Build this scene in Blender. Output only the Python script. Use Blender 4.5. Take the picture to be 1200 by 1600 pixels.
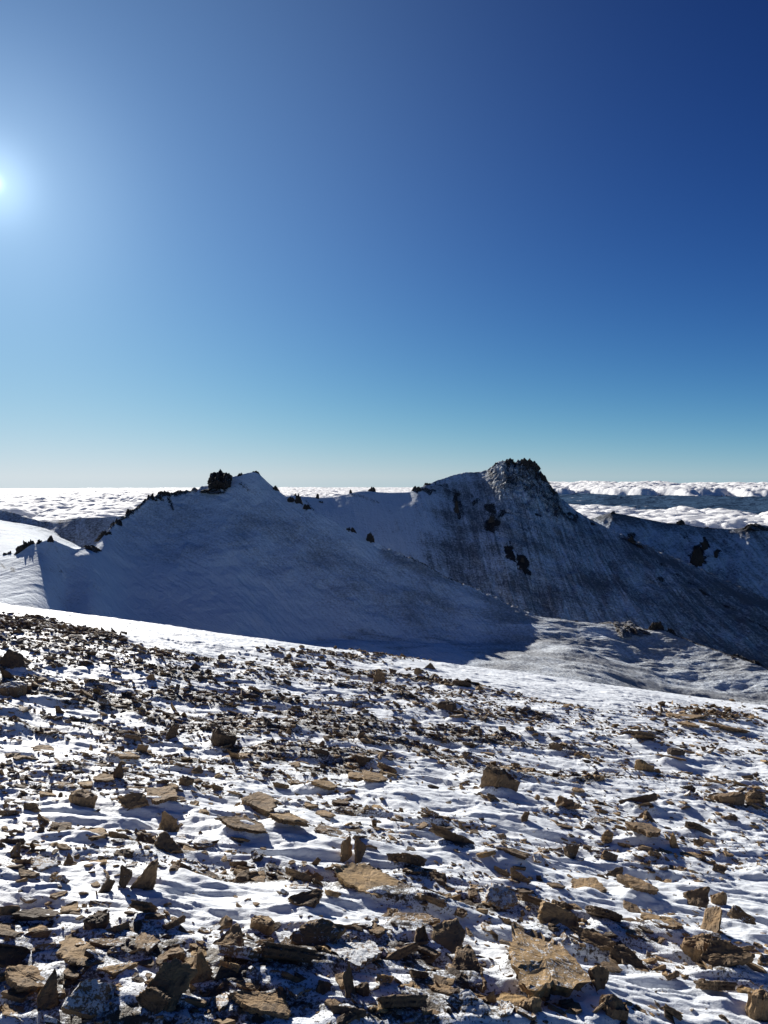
import bpy, math, random
import numpy as np
from mathutils import Vector, Matrix, Euler

for o in list(bpy.data.objects): bpy.data.objects.remove(o)
scene = bpy.context.scene
COL = scene.collection
R = math.radians

# ------------------------------------------------------------------ camera
F = 1150.0; CX, CY = 600.0, 800.0; EYE_Y = 745.0
PITCH = math.atan((CY-EYE_Y)/F)
cam = bpy.data.cameras.new('camera'); cam.sensor_fit = 'HORIZONTAL'; cam.sensor_width = 36.0
cam.lens = 36.0*F/1200.0; cam.clip_start = 0.05; cam.clip_end = 400000.0
camo = bpy.data.objects.new('camera', cam); COL.objects.link(camo)
camo.location = (0, 0, 0); camo.rotation_euler = (math.pi/2-PITCH, 0, 0)
scene.camera = camo
cp, sp = math.cos(PITCH), math.sin(PITCH)

def ray(px, py):
    """photo pixel -> direction (x right, y forward, z up), numpy friendly"""
    u = (np.asarray(px, float)-CX)/F; v = (CY-np.asarray(py, float))/F
    return u, cp+v*sp, -sp+v*cp
def at(px, py, Y):
    dx, dy, dz = ray(px, py); k = Y/dy
    return dx*k, Y+0*dx, dz*k
def project(x, y, z):
    fwd = y*cp-z*sp; up = y*sp+z*cp
    return CX+F*x/fwd, CY-F*up/fwd

# ------------------------------------------------------------------ sun and sky
sdx, sdy, sdz = [float(a) for a in ray(-12, 285)]
sl = math.sqrt(sdx*sdx+sdy*sdy+sdz*sdz); SUN = Vector((sdx/sl, sdy/sl, sdz/sl))
sun_el = math.asin(SUN.z); sun_az = math.atan2(SUN.x, SUN.y)
ld = bpy.data.lights.new('sun', 'SUN'); ld.energy = 5.0; ld.angle = R(0.53); ld.color = (1.0, 0.955, 0.88)
lo = bpy.data.objects.new('sun', ld); COL.objects.link(lo)
lo.rotation_euler = SUN.to_track_quat('Z', 'Y').to_euler()
w = bpy.data.worlds.new("World"); scene.world = w; w.use_nodes = True
nt = w.node_tree; nt.nodes.clear()
sky = nt.nodes.new('ShaderNodeTexSky'); sky.sky_type = 'NISHITA'; sky.sun_disc = False
sky.sun_elevation = sun_el; sky.sun_rotation = sun_az; sky.altitude = 2600
sky.air_density = 0.45; sky.dust_density = 0.3; sky.ozone_density = 5.0
bg = nt.nodes.new('ShaderNodeBackground'); bg.inputs[1].default_value = 0.1
out = nt.nodes.new('ShaderNodeOutputWorld')
def vmath(op, a, b):
    x = nt.nodes.new('ShaderNodeVectorMath'); x.operation = op
    for k, v in ((0, a), (1, b)):
        if isinstance(v, tuple): x.inputs[k].default_value = v
        else: nt.links.new(v, x.inputs[k])
    return x.outputs[0]
# the sky's brightest part rolled off gently, as a phone's exposure does
sc_ = vmath('MULTIPLY', sky.outputs[0], (0.2, 0.2, 0.2))
sc_ = vmath('POWER', sc_, (1.8, 1.8, 1.8))
sc_ = vmath('DIVIDE', sc_, vmath('ADD', vmath('MULTIPLY', sc_, (2.0, 2.0, 2.0)), (1.0, 1.0, 1.0)))
sc_ = vmath('MULTIPLY', sc_, (8.1, 8.15, 8.0))
# bright air right round the sun (forward scattering), fixed to the sun's direction
tc = nt.nodes.new('ShaderNodeTexCoord'); dt = nt.nodes.new('ShaderNodeVectorMath'); dt.operation = 'DOT_PRODUCT'
nrm_ = nt.nodes.new('ShaderNodeVectorMath'); nrm_.operation = 'NORMALIZE'; nt.links.new(tc.outputs['Generated'], nrm_.inputs[0])
nt.links.new(nrm_.outputs[0], dt.inputs[0]); dt.inputs[1].default_value = tuple(SUN)
def smath(op, a, b):
    x = nt.nodes.new('ShaderNodeMath'); x.operation = op
    for k, v in ((0, a), (1, b)):
        if isinstance(v, (int, float)): x.inputs[k].default_value = v
        else: nt.links.new(v, x.inputs[k])
    return x.outputs[0]
ct = smath('MAXIMUM', dt.outputs['Value'], 0.0)
p1, p2, p3, p4 = (smath('POWER', ct, e) for e in (30000.0, 1300.0, 130.0, 9.0))
core = smath('ADD', smath('MULTIPLY', p1, 6.0), smath('ADD', smath('MULTIPLY', p2, 2.4), smath('MULTIPLY', p3, 1.2)))
cb = nt.nodes.new('ShaderNodeCombineXYZ')
for k, (c1, c2) in enumerate(((0.72, 0.63), (0.90, 1.09), (1.0, 1.46))):
    nt.links.new(smath('ADD', smath('MULTIPLY', core, c1), smath('MULTIPLY', p4, c2)), cb.inputs[k])
nt.links.new(vmath('ADD', sc_, cb.outputs[0]), bg.inputs[0])
nt.links.new(bg.outputs[0], out.inputs[0])
vs = scene.view_settings
vs.view_transform = 'Standard'; vs.look = 'None'; vs.gamma = 1.0; vs.use_curve_mapping = False
vs.exposure = 0.75
scene.cycles.max_bounces = 5; scene.cycles.diffuse_bounces = 3; scene.cycles.glossy_bounces = 2
scene.cycles.use_denoising = True

# ------------------------------------------------------------------ noise
def _h(ix, iy, seed):
    n = (ix.astype(np.int64)*374761393+iy.astype(np.int64)*668265263+seed*974634777) & 0xffffffff
    n = ((n ^ (n >> 13))*1274126177) & 0xffffffff
    n = ((n ^ (n >> 15))*2246822519) & 0xffffffff
    return ((n ^ (n >> 16)) & 0xffffff)/16777215.0
def pn(x, y, seed=0):
    xi = np.floor(x); yi = np.floor(y); fx = x-xi; fy = y-yi
    ux = fx*fx*fx*(fx*(fx*6-15)+10); uy = fy*fy*fy*(fy*(fy*6-15)+10)
    def g(dx, dy):
        a = _h(xi+dx, yi+dy, seed)*6.2831853
        return np.cos(a)*(fx-dx)+np.sin(a)*(fy-dy)
    a = g(0, 0); b = g(1, 0); c = g(0, 1); d = g(1, 1)
    return (a+(b-a)*ux+((c+(d-c)*ux)-(a+(b-a)*ux))*uy)*1.5
def fbm(x, y, o=4, seed=0, gain=0.5):
    s = 0; a = 1.0; f = 1.0; t = 0
    for i in range(o):
        s = s+a*pn(x*f+i*17.3, y*f-i*9.1, seed+i*7); t += a; a *= gain; f *= 2.03
    return s/t*1.4
def ridged(x, y, o=4, seed=0, gain=0.55):
    s = 0; a = 1.0; f = 1.0; t = 0
    for i in range(o):
        s = s+a*(1-np.abs(pn(x*f+i*5.3, y*f+i*3.7, seed+i*7))*2); t += a; a *= gain; f *= 2.1
    return s/t
def billow(x, y, o=4, seed=0, gain=0.5):
    s = 0; a = 1.0; f = 1.0; t = 0
    for i in range(o):
        s = s+a*np.abs(pn(x*f+i*5.3, y*f+i*3.7, seed+i*7))*2; t += a; a *= gain; f *= 2.1
    return s/t
def worley(x, y, seed=0):
    xi = np.floor(x); yi = np.floor(y); best = np.full(np.shape(x), 9.0)
    for dx in (-1, 0, 1):
        for dy in (-1, 0, 1):
            cx = xi+dx; cy = yi+dy
            px = cx+_h(cx, cy, seed); py = cy+_h(cx, cy, seed+91)
            rr = 0.55+0.45*_h(cx, cy, seed+37)
            best = np.minimum(best, ((px-x)**2+(py-y)**2)/rr**2)
    return best
def sst(e0, e1, x):
    t = np.clip((x-e0)/(e1-e0), 0, 1); return t*t*(3-2*t)
def gsm(a, s):
    k = np.arange(-int(3*s)-1, int(3*s)+2); g = np.exp(-k*k/(2*s*s)); g /= g.sum()
    p = len(k)//2
    return np.convolve(np.pad(a, p, mode='edge'), g, 'valid')

# ------------------------------------------------------------------ mesh helpers
def new_mesh(name, V, Fq=None, tris=None, attrs=None, uv=None, smooth=True, mat=None):
    me = bpy.data.meshes.new(name)
    V = np.ascontiguousarray(V, dtype=np.float32)
    me.vertices.add(len(V)); me.vertices.foreach_set('co', V.ravel())
    fs = []
    starts = []; n = 0; loops = []
    if Fq is not None and len(Fq):
        loops.append(Fq.ravel()); starts.append(n+4*np.arange(len(Fq))); n += 4*len(Fq)
    if tris is not None and len(tris):
        loops.append(tris.ravel()); starts.append(n+3*np.arange(len(tris))); n += 3*len(tris)
    loops = np.concatenate(loops).astype(np.int32); starts = np.concatenate(starts).astype(np.int32)
    me.loops.add(len(loops)); me.loops.foreach_set('vertex_index', loops)
    me.polygons.add(len(starts)); me.polygons.foreach_set('loop_start', starts)
    me.polygons.foreach_set('use_smooth', np.full(len(starts), smooth))
    if uv is not None:
        l = me.uv_layers.new(name='UVMap'); l.data.foreach_set('uv', uv[loops].astype(np.float32).ravel())
    for k, a in (attrs or {}).items():
        at_ = me.attributes.new(k, 'FLOAT', 'POINT'); at_.data.foreach_set('value', np.asarray(a, np.float32).ravel())
    me.update(calc_edges=True)
    if mat: me.materials.append(mat)
    return me
def link(name, me, parent=None):
    o = bpy.data.objects.new(name, me); COL.objects.link(o)
    if parent: o.parent = parent
    return o
def grid_quads(nr, nc):
    i = np.arange(nr-1)[:, None]*nc+np.arange(nc-1)[None, :]
    return np.stack([i, i+1, i+nc+1, i+nc], -1).reshape(-1, 4)

# ------------------------------------------------------------------ materials
class NT:
    def __init__(s, name):
        s.m = bpy.data.materials.new(name); s.m.use_nodes = True
        s.t = s.m.node_tree; s.t.nodes.clear()
        s.out = s.t.nodes.new('ShaderNodeOutputMaterial')
        s.b = s.t.nodes.new('ShaderNodeBsdfPrincipled'); s.t.links.new(s.b.outputs[0], s.out.inputs[0])
    def n(s, typ, **kw):
        x = s.t.nodes.new(typ)
        for k, v in kw.items(): setattr(x, k, v)
        return x
    def put(s, sock, v):
        if hasattr(v, 'is_output') or isinstance(v, bpy.types.NodeSocket): s.t.links.new(v, sock)
        else:
            if isinstance(v, tuple) and len(v) == 3 and sock.type == 'RGBA': v = v+(1,)
            sock.default_value = v
    def math(s, op, a, b=0.0, clamp=False):
        x = s.n('ShaderNodeMath', operation=op, use_clamp=clamp); s.put(x.inputs[0], a); s.put(x.inputs[1], b); return x.outputs[0]
    def noise(s, vec, scale, detail=4, rough=0.55, dist=0.0, lac=2.0):
        x = s.n('ShaderNodeTexNoise'); s.put(x.inputs['Vector'], vec); x.inputs['Scale'].default_value = scale
        x.inputs['Detail'].default_value = detail; x.inputs['Roughness'].default_value = rough
        x.inputs['Distortion'].default_value = dist; x.inputs['Lacunarity'].default_value = lac; return x.outputs['Fac']
    def vscale(s, vec, v, rot=(0, 0, 0)):
        x = s.n('ShaderNodeMapping'); s.put(x.inputs['Vector'], vec); x.inputs['Scale'].default_value = v; x.inputs['Rotation'].default_value = rot; return x.outputs[0]
    def mix(s, f, a, b):
        x = s.n('ShaderNodeMix', data_type='RGBA'); s.put(x.inputs[0], f); s.put(x.inputs[6], a); s.put(x.inputs[7], b); return x.outputs[2]
    def ramp(s, f, e0, e1):
        x = s.n('ShaderNodeMapRange', interpolation_type='SMOOTHSTEP'); s.put(x.inputs[0], f); s.put(x.inputs[1], e0); s.put(x.inputs[2], e1); return x.outputs[0]
    def attr(s, name):
        x = s.n('ShaderNodeAttribute', attribute_name=name); return x.outputs['Fac']
    def obj(s):
        return s.n('ShaderNodeTexCoord').outputs['Object']
    def uv(s):
        return s.n('ShaderNodeTexCoord').outputs['UV']
    def bump(s, h, strength=1.0, dist=0.01, prev=None):
        x = s.n('ShaderNodeBump'); x.inputs['Strength'].default_value = strength; x.inputs['Distance'].default_value = dist
        s.put(x.inputs['Height'], h)
        if prev is not None: s.put(x.inputs['Normal'], prev)
        return x.outputs[0]
    def fin(s, col, rough=0.85, nrm=None, spec=0.2):
        s.put(s.b.inputs['Base Color'], col); s.put(s.b.inputs['Roughness'], rough)
        s.b.inputs['Specular IOR Level'].default_value = spec
        if nrm is not None: s.put(s.b.inputs['Normal'], nrm)
        return s.m

SNOW = (0.79, 0.86, 0.93)
def mat_mountain(name, streak=1.0, stone=(0.085, 0.083, 0.085), fine=1.0, bumpd=1.0, snow=SNOW, soft=0.15, dens=0.88):
    """snow sheet dusted over scree. attr 'scree' = how stony, attr 'bare' = dark bare rock. UV = metres along / down the slope."""
    m = NT(name); uv = m.uv(); P = m.obj()
    sc = m.attr('scree'); ba = m.attr('bare')
    st = m.noise(m.vscale(uv, (1.0, 0.10, 1)), 0.22*fine, 5, 0.62, 0.6)       # down-slope streaks
    st2 = m.noise(m.vscale(uv, (1.0, 0.22, 1)), 0.9*fine, 3, 0.6, 0.3)
    gr = m.noise(P, 0.55*fine, 5, 0.72)
    big = m.noise(P, 0.02, 4, 0.6)
    a = m.math('ADD', m.math('MULTIPLY', st, 0.5*streak), m.math('MULTIPLY', st2, 0.25*streak))
    a = m.math('ADD', a, m.math('MULTIPLY', gr, 1.0-0.75*streak+0.25))
    a = m.math('ADD', a, m.math('MULTIPLY', m.math('SUBTRACT', big, 0.5), 0.35))
    gul = m.noise(m.vscale(uv, (1.0, 0.05, 1)), 0.06*fine/0.55, 4, 0.7, 0.8)
    a = m.math('ADD', a, m.math('MULTIPLY', m.math('SUBTRACT', gul, 0.5), 0.5*streak))
    thr = m.math('SUBTRACT', 0.98, m.math('MULTIPLY', sc, 0.62))
    msk = m.ramp(a, m.math('SUBTRACT', thr, soft), m.math('ADD', thr, soft*1.3))
    rk = m.noise(P, 0.8*fine, 5, 0.75)
    st_c = m.mix(rk, (stone[0]*0.45, stone[1]*0.45, stone[2]*0.5), (stone[0]*1.5, stone[1]*1.45, stone[2]*1.4))
    c = m.mix(m.math('MULTIPLY', msk, dens), snow+(1,), st_c)
    dark = m.mix(rk, (0.015, 0.013, 0.012, 1), (0.075, 0.062, 0.052, 1))
    bm = m.ramp(m.math('ADD', ba, m.math('MULTIPLY', m.math('SUBTRACT', rk, 0.5), 1.3)), 0.42, 0.58)
    c = m.mix(bm, c, dark)
    n = m.bump(gr, 0.6, 1.2*bumpd/fine)
    n = m.bump(m.math('ADD', st, m.math('MULTIPLY', m.noise(P, 0.12, 4, 0.6), 0.8)), 0.5, 3.0*bumpd, n)
    return m.fin(c, 0.9, n, 0.1)

def mat_ground():
    m = NT('windblown_snow'); P = m.obj(); ba = m.attr('bare')
    g1 = m.noise(P, 26, 5, 0.7); g2 = m.noise(P, 7, 4, 0.65)
    gm = m.ramp(m.math('ADD', ba, m.math('MULTIPLY', m.math('ADD', m.math('SUBTRACT', g1, 0.5), m.math('SUBTRACT', g2, 0.5)), 1.1)), 0.46, 0.56)
    sp = m.noise(P, 95, 3, 0.6)
    spk = m.ramp(m.math('ADD', m.math('MULTIPLY', ba, 0.45), sp), 0.70, 0.74)
    gm = m.math('MAXIMUM', gm, m.math('MULTIPLY', spk, 0.8))
    grit = m.mix(m.noise(P, 60, 4, 0.75), (0.018, 0.014, 0.011, 1), (0.17, 0.125, 0.08, 1))
    dust = m.noise(P, 2.2, 4, 0.6)
    c = m.mix(dust, (0.76, 0.81, 0.87, 1), (0.87, 0.895, 0.92, 1))
    c = m.mix(gm, c, grit)
    rip = m.noise(m.vscale(P, (0.22, 1.0, 1.0), (0, 0, 0.12)), 16, 4, 0.6, 0.5)
    crust = m.noise(P, 150, 3, 0.7)
    n = m.bump(rip, 0.55, 0.012)
    n = m.bump(m.noise(P, 38, 4, 0.65), 0.5, 0.008, n); n = m.bump(crust, 0.6, 0.004, n)
    n = m.bump(m.math('MULTIPLY', g1, gm), 0.8, 0.03, n)
    r = m.mix(gm, (0.55, 0.55, 0.55, 1), (0.9, 0.9, 0.9, 1))
    return m.fin(c, 0.6, n, 0.25)

def mat_rock(name='slate'):
    m = NT(name); P = m.obj(); rv = m.attr('rv'); fr = m.attr('frost')
    geo = m.n('ShaderNodeNewGeometry')
    nz = m.n('ShaderNodeSeparateXYZ'); m.put(nz.inputs[0], geo.outputs['True Normal'])
    big = m.noise(P, 9, 4, 0.6); med = m.noise(P, 34, 5, 0.7); fi = m.noise(P, 120, 4, 0.75)
    ra = m.n('ShaderNodeValToRGB'); m.put(ra.inputs[0], rv); e = ra.color_ramp.elements
    e[0].position = 0.0; e[0].color = (0.085, 0.058, 0.038, 1); e[1].position = 1.0; e[1].color = (0.46, 0.30, 0.13, 1)
    x = e.new(0.3); x.color = (0.21, 0.138, 0.074, 1)
    x = e.new(0.55); x.color = (0.32, 0.208, 0.105, 1)
    x = e.new(0.8); x.color = (0.37, 0.245, 0.12, 1)
    c = m.mix(m.ramp(big, 0.35, 0.68), ra.outputs[0], m.mix(0.45, ra.outputs[0], (0.10, 0.085, 0.07, 1)))
    c = m.mix(m.ramp(med, 0.52, 0.66), c, m.mix(0.6, c, (0.03, 0.026, 0.024, 1)))
    c = m.mix(m.ramp(fi, 0.56, 0.75), c, m.mix(0.45, c, (0.30, 0.26, 0.20, 1)))
    fm = m.math('ADD', m.math('MULTIPLY', fr, 1.0), m.math('MULTIPLY', m.math('SUBTRACT', med, 0.5), 1.5))
    fm = m.math('ADD', fm, m.math('MULTIPLY', m.math('SUBTRACT', fi, 0.5), 1.3))
    fm = m.math('ADD', fm, m.math('MULTIPLY', m.math('SUBTRACT', nz.outputs[2], 0.6), 0.35))
    fmask = m.ramp(fm, 0.72, 0.86)
    c = m.mix(m.math('MULTIPLY', fmask, 0.85), c, (0.74, 0.77, 0.80, 1))
    n = m.bump(med, 0.9, 0.010)
    n = m.bump(fi, 0.8, 0.004, n)
    n = m.bump(m.noise(m.vscale(P, (1, 1, 6)), 22, 3, 0.6), 0.5, 0.008, n)
    return m.fin(c, 0.82, n, 0.25)

def mat_crag():
    m = NT('crag_rock'); P = m.obj()
    geo = m.n('ShaderNodeNewGeometry'); nz = m.n('ShaderNodeSeparateXYZ'); m.put(nz.inputs[0], geo.outputs['True Normal'])
    a = m.noise(P, 0.45, 6, 0.72); b = m.noise(P, 1.8, 4, 0.7)
    c = m.mix(a, (0.018, 0.016, 0.016, 1), (0.10, 0.082, 0.07, 1))
    s = m.math('ADD', m.math('MULTIPLY', nz.outputs[2], 0.75), m.math('MULTIPLY', m.math('SUBTRACT', b, 0.5), 1.4))
    c = m.mix(m.math('MULTIPLY', m.ramp(s, 0.62, 0.8), 0.75), c, (0.8, 0.82, 0.85, 1))
    n = m.bump(a, 1.0, 1.2); n = m.bump(b, 0.8, 0.4, n)
    return m.fin(c, 0.9, n, 0.15)

def mat_cloud():
    m = NT('cloud_white')
    P = m.obj()
    n = m.bump(m.noise(P, 0.0035, 6, 0.62), 0.3, 120)
    m.fin((0.96, 0.965, 0.965), 0.8, n, 0.2)
    m.b.inputs['Subsurface Weight'].default_value = 1.0
    m.b.inputs['Subsurface Radius'].default_value = (1.0, 1.0, 1.0); m.b.inputs['Subsurface Scale'].default_value = 220.0
    return m.m

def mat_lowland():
    m = NT('haze_tinted_forest_hills'); P = m.obj(); nsn = m.attr('snowy')
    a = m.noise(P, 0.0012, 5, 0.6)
    c = m.mix(a, (0.035, 0.070, 0.13, 1), (0.06, 0.11, 0.19, 1))  # forest tone shifted to blue: distance haze painted into the base colour
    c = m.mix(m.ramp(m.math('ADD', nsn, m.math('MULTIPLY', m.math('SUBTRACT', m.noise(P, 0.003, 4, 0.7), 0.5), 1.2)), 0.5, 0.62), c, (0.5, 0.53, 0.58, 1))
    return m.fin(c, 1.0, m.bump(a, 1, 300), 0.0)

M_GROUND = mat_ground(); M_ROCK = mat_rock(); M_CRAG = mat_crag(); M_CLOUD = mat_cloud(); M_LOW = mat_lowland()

# ------------------------------------------------------------------ terrain sheets from feature lines
def sheet(name, lines, rows, easing, mat, detail, AZ=(-36, 36), daz=0.065, smooth=None, masks=None, shear=None):
    azs = np.radians(np.arange(AZ[0], AZ[1]+1e-6, daz)); nc = len(azs)
    Rk, Zk, Zs = [], [], []
    for i, L in enumerate(lines):
        L = np.array([list(q)+[0]*(4-len(q)) for q in L], float); x, y, z = at(L[:, 0], L[:, 1], L[:, 2])
        if L.shape[1] > 3: z = z+L[:, 3]
        a = np.arctan2(x, y); r = np.hypot(x, y); od = np.argsort(a)
        s = (smooth[i] if smooth else 6)
        rr = np.interp(azs, a[od], r[od]); zz = np.interp(azs, a[od], (z/r)[od])
        Rk.append(gsm(rr, 12)); Zk.append(gsm(zz, s) if s else zz); Zs.append(gsm(zz, max(s, 26)))
    rows_r, rows_z, S = [], [], []
    for k in range(len(lines)-1):
        n = rows[k]; t = np.linspace(0, 1, n, endpoint=(k == len(lines)-2))[:, None]
        e = easing[k]
        r = Rk[k]+(Rk[k+1]-Rk[k])*t
        wa, wb = np.exp(-(t/0.14)**2), np.exp(-((1-t)/0.14)**2)
        za, zb = (Zs[k]+(Zk[k]-Zs[k])*wa)*Rk[k], (Zs[k+1]+(Zk[k+1]-Zs[k+1])*wb)*Rk[k+1]
        f = t**e if e > 0 else 1-(1-t)**(-e)
        rows_r.append(r); rows_z.append(za+(zb-za)*f); S.append(np.repeat(k+t, nc, 1))
    r = np.vstack(rows_r); z = np.vstack(rows_z); S = np.vstack(S)
    x = r*np.sin(azs); y = r*np.cos(azs)
    px, py = project(x, y, z)
    z = detail(x, y, z, S, px, py)
    px, py = project(x, y, z)
    # uv in metres: along the slope, down the slope
    u = np.arctan2(x, y)*float(np.mean(Rk[1]))
    dz = np.diff(z, axis=0, prepend=z[:1]); dr = np.diff(r, axis=0, prepend=r[:1])
    v = np.cumsum(np.hypot(dr, dz), axis=0)
    if shear is not None: u = u+shear(px)*v
    at_ = masks(x, y, z, S, px, py)
    me = new_mesh(name, np.stack([x, y, z], -1).reshape(-1, 3), grid_quads(*x.shape), uv=np.stack([u, v], -1).reshape(-1, 2),
                  attrs={k: a.ravel() for k, a in at_.items()}, mat=mat)
    o = link(name, me); o['kind'] = 'structure'
    return o
def blob(px, py, cx, cy, rx, ry, ang=0):
    c, s = math.cos(R(ang)), math.sin(R(ang)); dx = px-cx; dy = py-cy
    a = (dx*c+dy*s)/rx; b = (-dx*s+dy*c)/ry
    return np.exp(-(a*a+b*b))
def near_line(px, py, pts, wid):
    """soft mask along an image-traced line (used to place scree on the slope)"""
    best = np.full(px.shape, 1e9)
    for (x0, y0), (x1, y1) in zip(pts[:-1], pts[1:]):
        L2 = (x1-x0)**2+(y1-y0)**2; t = np.clip(((px-x0)*(x1-x0)+(py-y0)*(y1-y0))/L2, 0, 1)
        best = np.minimum(best, (px-x0-t*(x1-x0))**2+(py-y0-t*(y1-y0))**2)
    return np.exp(-best/(wid*wid))

# ---- front mountain with its bowl floor
crestF = [(-420, 800, 640), (-200, 838, 590), (-60, 858, 560), (0, 866, 545), (25, 864, 540), (45, 852, 538), (62, 848, 536), (80, 842, 535), (92, 848, 537), (105, 853, 540), (118, 859, 545),
          (150, 851, 575), (160, 840, 590), (176, 820, 615), (200, 806, 640), (215, 795, 650), (233, 778, 665), (247, 776, 675), (256, 772, 680), (290, 769, 688),
          (310, 764, 693), (328, 757, 697), (350, 748, 700), (370, 743, 700), (380, 740, 700), (388, 738, 700), (397, 737, 700), (405, 740, 699), (412, 747, 695), (420, 755, 690), (433, 766, 684), (450, 777, 676),
          (470, 788, 666), (500, 803, 652), (545, 828, 640), (580, 846, 634), (600, 855, 630), (650, 875, 620), (700, 902, 610), (750, 923, 602), (800, 945, 592),
          (840, 963, 585), (870, 967, 582), (900, 970, 580), (960, 976, 578), (1000, 981, 575), (1040, 985, 565), (1100, 1010, 540), (1150, 1026, 520), (1200, 1044, 500), (1320, 1090, 460), (1700, 1200, 420)]
footF = [(-420, 900, 420), (-100, 940, 420), (0, 950, 410), (70, 956, 412), (92, 960, 480), (112, 963, 488), (128, 968, 448), (148, 977, 438), (166, 985, 468), (200, 992, 480), (250, 1000, 478), (350, 1003, 470), (500, 1000, 505), (650, 1004, 510), (760, 1000, 525),
         (840, 1003, 530), (880, 1003, 520), (1000, 1042, 507), (1100, 1074, 482), (1200, 1100, 457), (1320, 1130, 400), (1700, 1250, 350)]
nearF = [(-420, 1100, 200), (0, 1100, 200), (170, 1180, 230), (350, 1210, 260), (500, 1210, 265), (650, 1200, 290), (840, 1210, 270), (1000, 1240, 250), (1200, 1290, 235), (1700, 1400, 220)]
backF = [(-420, 800, 1000), (-60, 800, 1000), (0, 812, 950), (60, 830, 900), (120, 856, 850, -8), (160, 880, 900, -10), (250, 900, 1050), (400, 950, 1050), (600, 960, 1000), (800, 1020, 900), (1000, 1060, 830), (1200, 1120, 760), (1700, 1250, 700)]
def detF(x, y, z, S, px, py):
    cr = np.exp(-((S-2)/0.06)**2)           # at the crest line
    face = sst(1.0, 1.4, S)*sst(2.1, 1.9, S)
    z = z+fbm(x/70, y/70, 4, 3)*3*np.clip(np.abs(S-2)*3, 0, 1)*sst(60, 200, px)
    z = z+fbm(x/16, y/16, 4, 5)*1.1*(0.35+0.65*face)*(0.35+0.65*sst(150, 260, px))*(1-0.5*sst(780, 900, px)*sst(2.0, 1.9, S))
    # broken crest on the left arm
    arm = sst(165, 185, px)*sst(345, 300, px)
    z = z+cr*arm*ridged(x/9, y/9, 3, 11)*3.2
    z = z+cr*sst(560, 620, px)*sst(860, 800, px)*fbm(x/5, y/5, 3, 12)*2.0
    # ripples and low benches on the sunlit saddle
    sad = sst(780, 900, px)*sst(2.02, 1.9, S)
    q = fbm(x/26+0.4*y/26, y/9, 4, 21)
    z = z+sad*fbm(x/75+y/90, y/42, 3, 24)*3.2*np.clip(np.abs(S-2)*4, 0, 1)
    z = z+sad*(q*0.7+np.maximum(fbm(x/22, y/9, 3, 23), 0)*1.2)
    # wind-scoured low steps on the shaded floor
    fl = sst(440, 520, px)*sst(860, 800, px)*sst(1.25, 0.95, S)
    z = z+fl*fbm(x/22, y/9, 4, 31)*0.7
    lf = sst(200, 60, px)
    z = z+lf*(ridged((x-0.6*y)/34, (y+0.3*x)/190, 3, 41)-0.5)*0.9*np.clip(np.abs(S-2)*4, 0.15, 1)
    return z
def mskF(x, y, z, S, px, py):
    sc = 0.10+0*x
    sc = np.maximum(sc, 0.54*near_line(px, py, [(230, 815), (330, 815), (400, 820), (500, 880), (600, 920), (700, 950)], 66)**0.6*sst(900, 800, px))
    sc = np.maximum(sc, 0.60*near_line(px, py, [(400, 830), (540, 880), (680, 930), (800, 960)], 52)*0.75)
    sc = np.maximum(sc, 0.70*near_line(px, py, [(600, 862), (700, 908), (760, 936), (840, 972)], 16))
    sc = np.maximum(sc, 0.75*near_line(px, py, [(640, 925), (720, 955), (790, 965), (835, 975)], 22))
    sc = np.maximum(sc, near_line(px, py, [(500, 995), (600, 1000), (740, 1010)], 24)*(0.42+0.5*fbm(x/30, y/9, 4, 55)))
    sc = np.maximum(sc, 0.50*near_line(px, py, [(190, 830), (260, 850)], 22))
    sc = sc+0.34*fbm(x/45, y/45, 4, 51)*sst(150, 350, px)*sst(0.15, 0.5, sc)
    sad = np.where(py > 975, sst(690+0.4*(1050-py), 770+0.4*(1050-py), px), sst(800, 880, px))
    sc = np.where(px > 690, sc*(1-sad)+sad*(0.72+0.38*fbm(x/60, y/26, 4, 52)), sc)
    sc = np.where((px < 210) & (S < 2), sc*sst(120, 200, px)+sst(200, 120, px)*(0.22+0.45*fbm((x-0.6*y)/30, (y+0.3*x)/140, 4, 53)), sc)
    sc = np.where(S > 2.03, 0.22+0.4*fbm(x/60, y/60, 3, 54), sc)
    ba = 0*x
    cr = np.exp(-((S-1.99)/0.035)**2)
    ba = np.maximum(ba, cr*sst(150, 180, px)*sst(345, 300, px)*0.62)
    ba = np.maximum(ba, 0.6*near_line(px, py, [(262, 775), (270, 795)], 5))
    ba = np.maximum(ba, 0.5*near_line(px, py, [(375, 755), (388, 765)], 6))
    ba = np.maximum(ba, 0.55*np.exp(-((S-2.0)/0.03)**2)*sst(590, 640, px)*sst(850, 800, px))
    ba = np.maximum(ba, 0.6*np.exp(-((S-1.99)/0.04)**2)*sst(940, 1000, px))
    for (a, b, rx, ry, k) in [(20, 890, 10, 8, .5), (95, 893, 6, 4, .5), (5, 885, 12, 4, .5), (250, 778, 14, 5, .6)]:
        ba = np.maximum(ba, k*blob(px, py, a, b, rx, ry, 35)*1.1)
    return dict(scree=np.clip(sc, 0, 1.2), bare=ba)
M_F = mat_mountain('snow_over_scree', 0.35, dens=0.72, stone=(0.11, 0.10, 0.095), soft=0.22)
sheet('near_mountain_terrain', [nearF, footF, crestF, backF], [110, 330, 90], [1, 1.25, -1.2], M_F, detF, AZ=(-40, 38), smooth=[10, 16, 2, 10], masks=mskF, shear=lambda p: 0*p+0.5)

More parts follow.
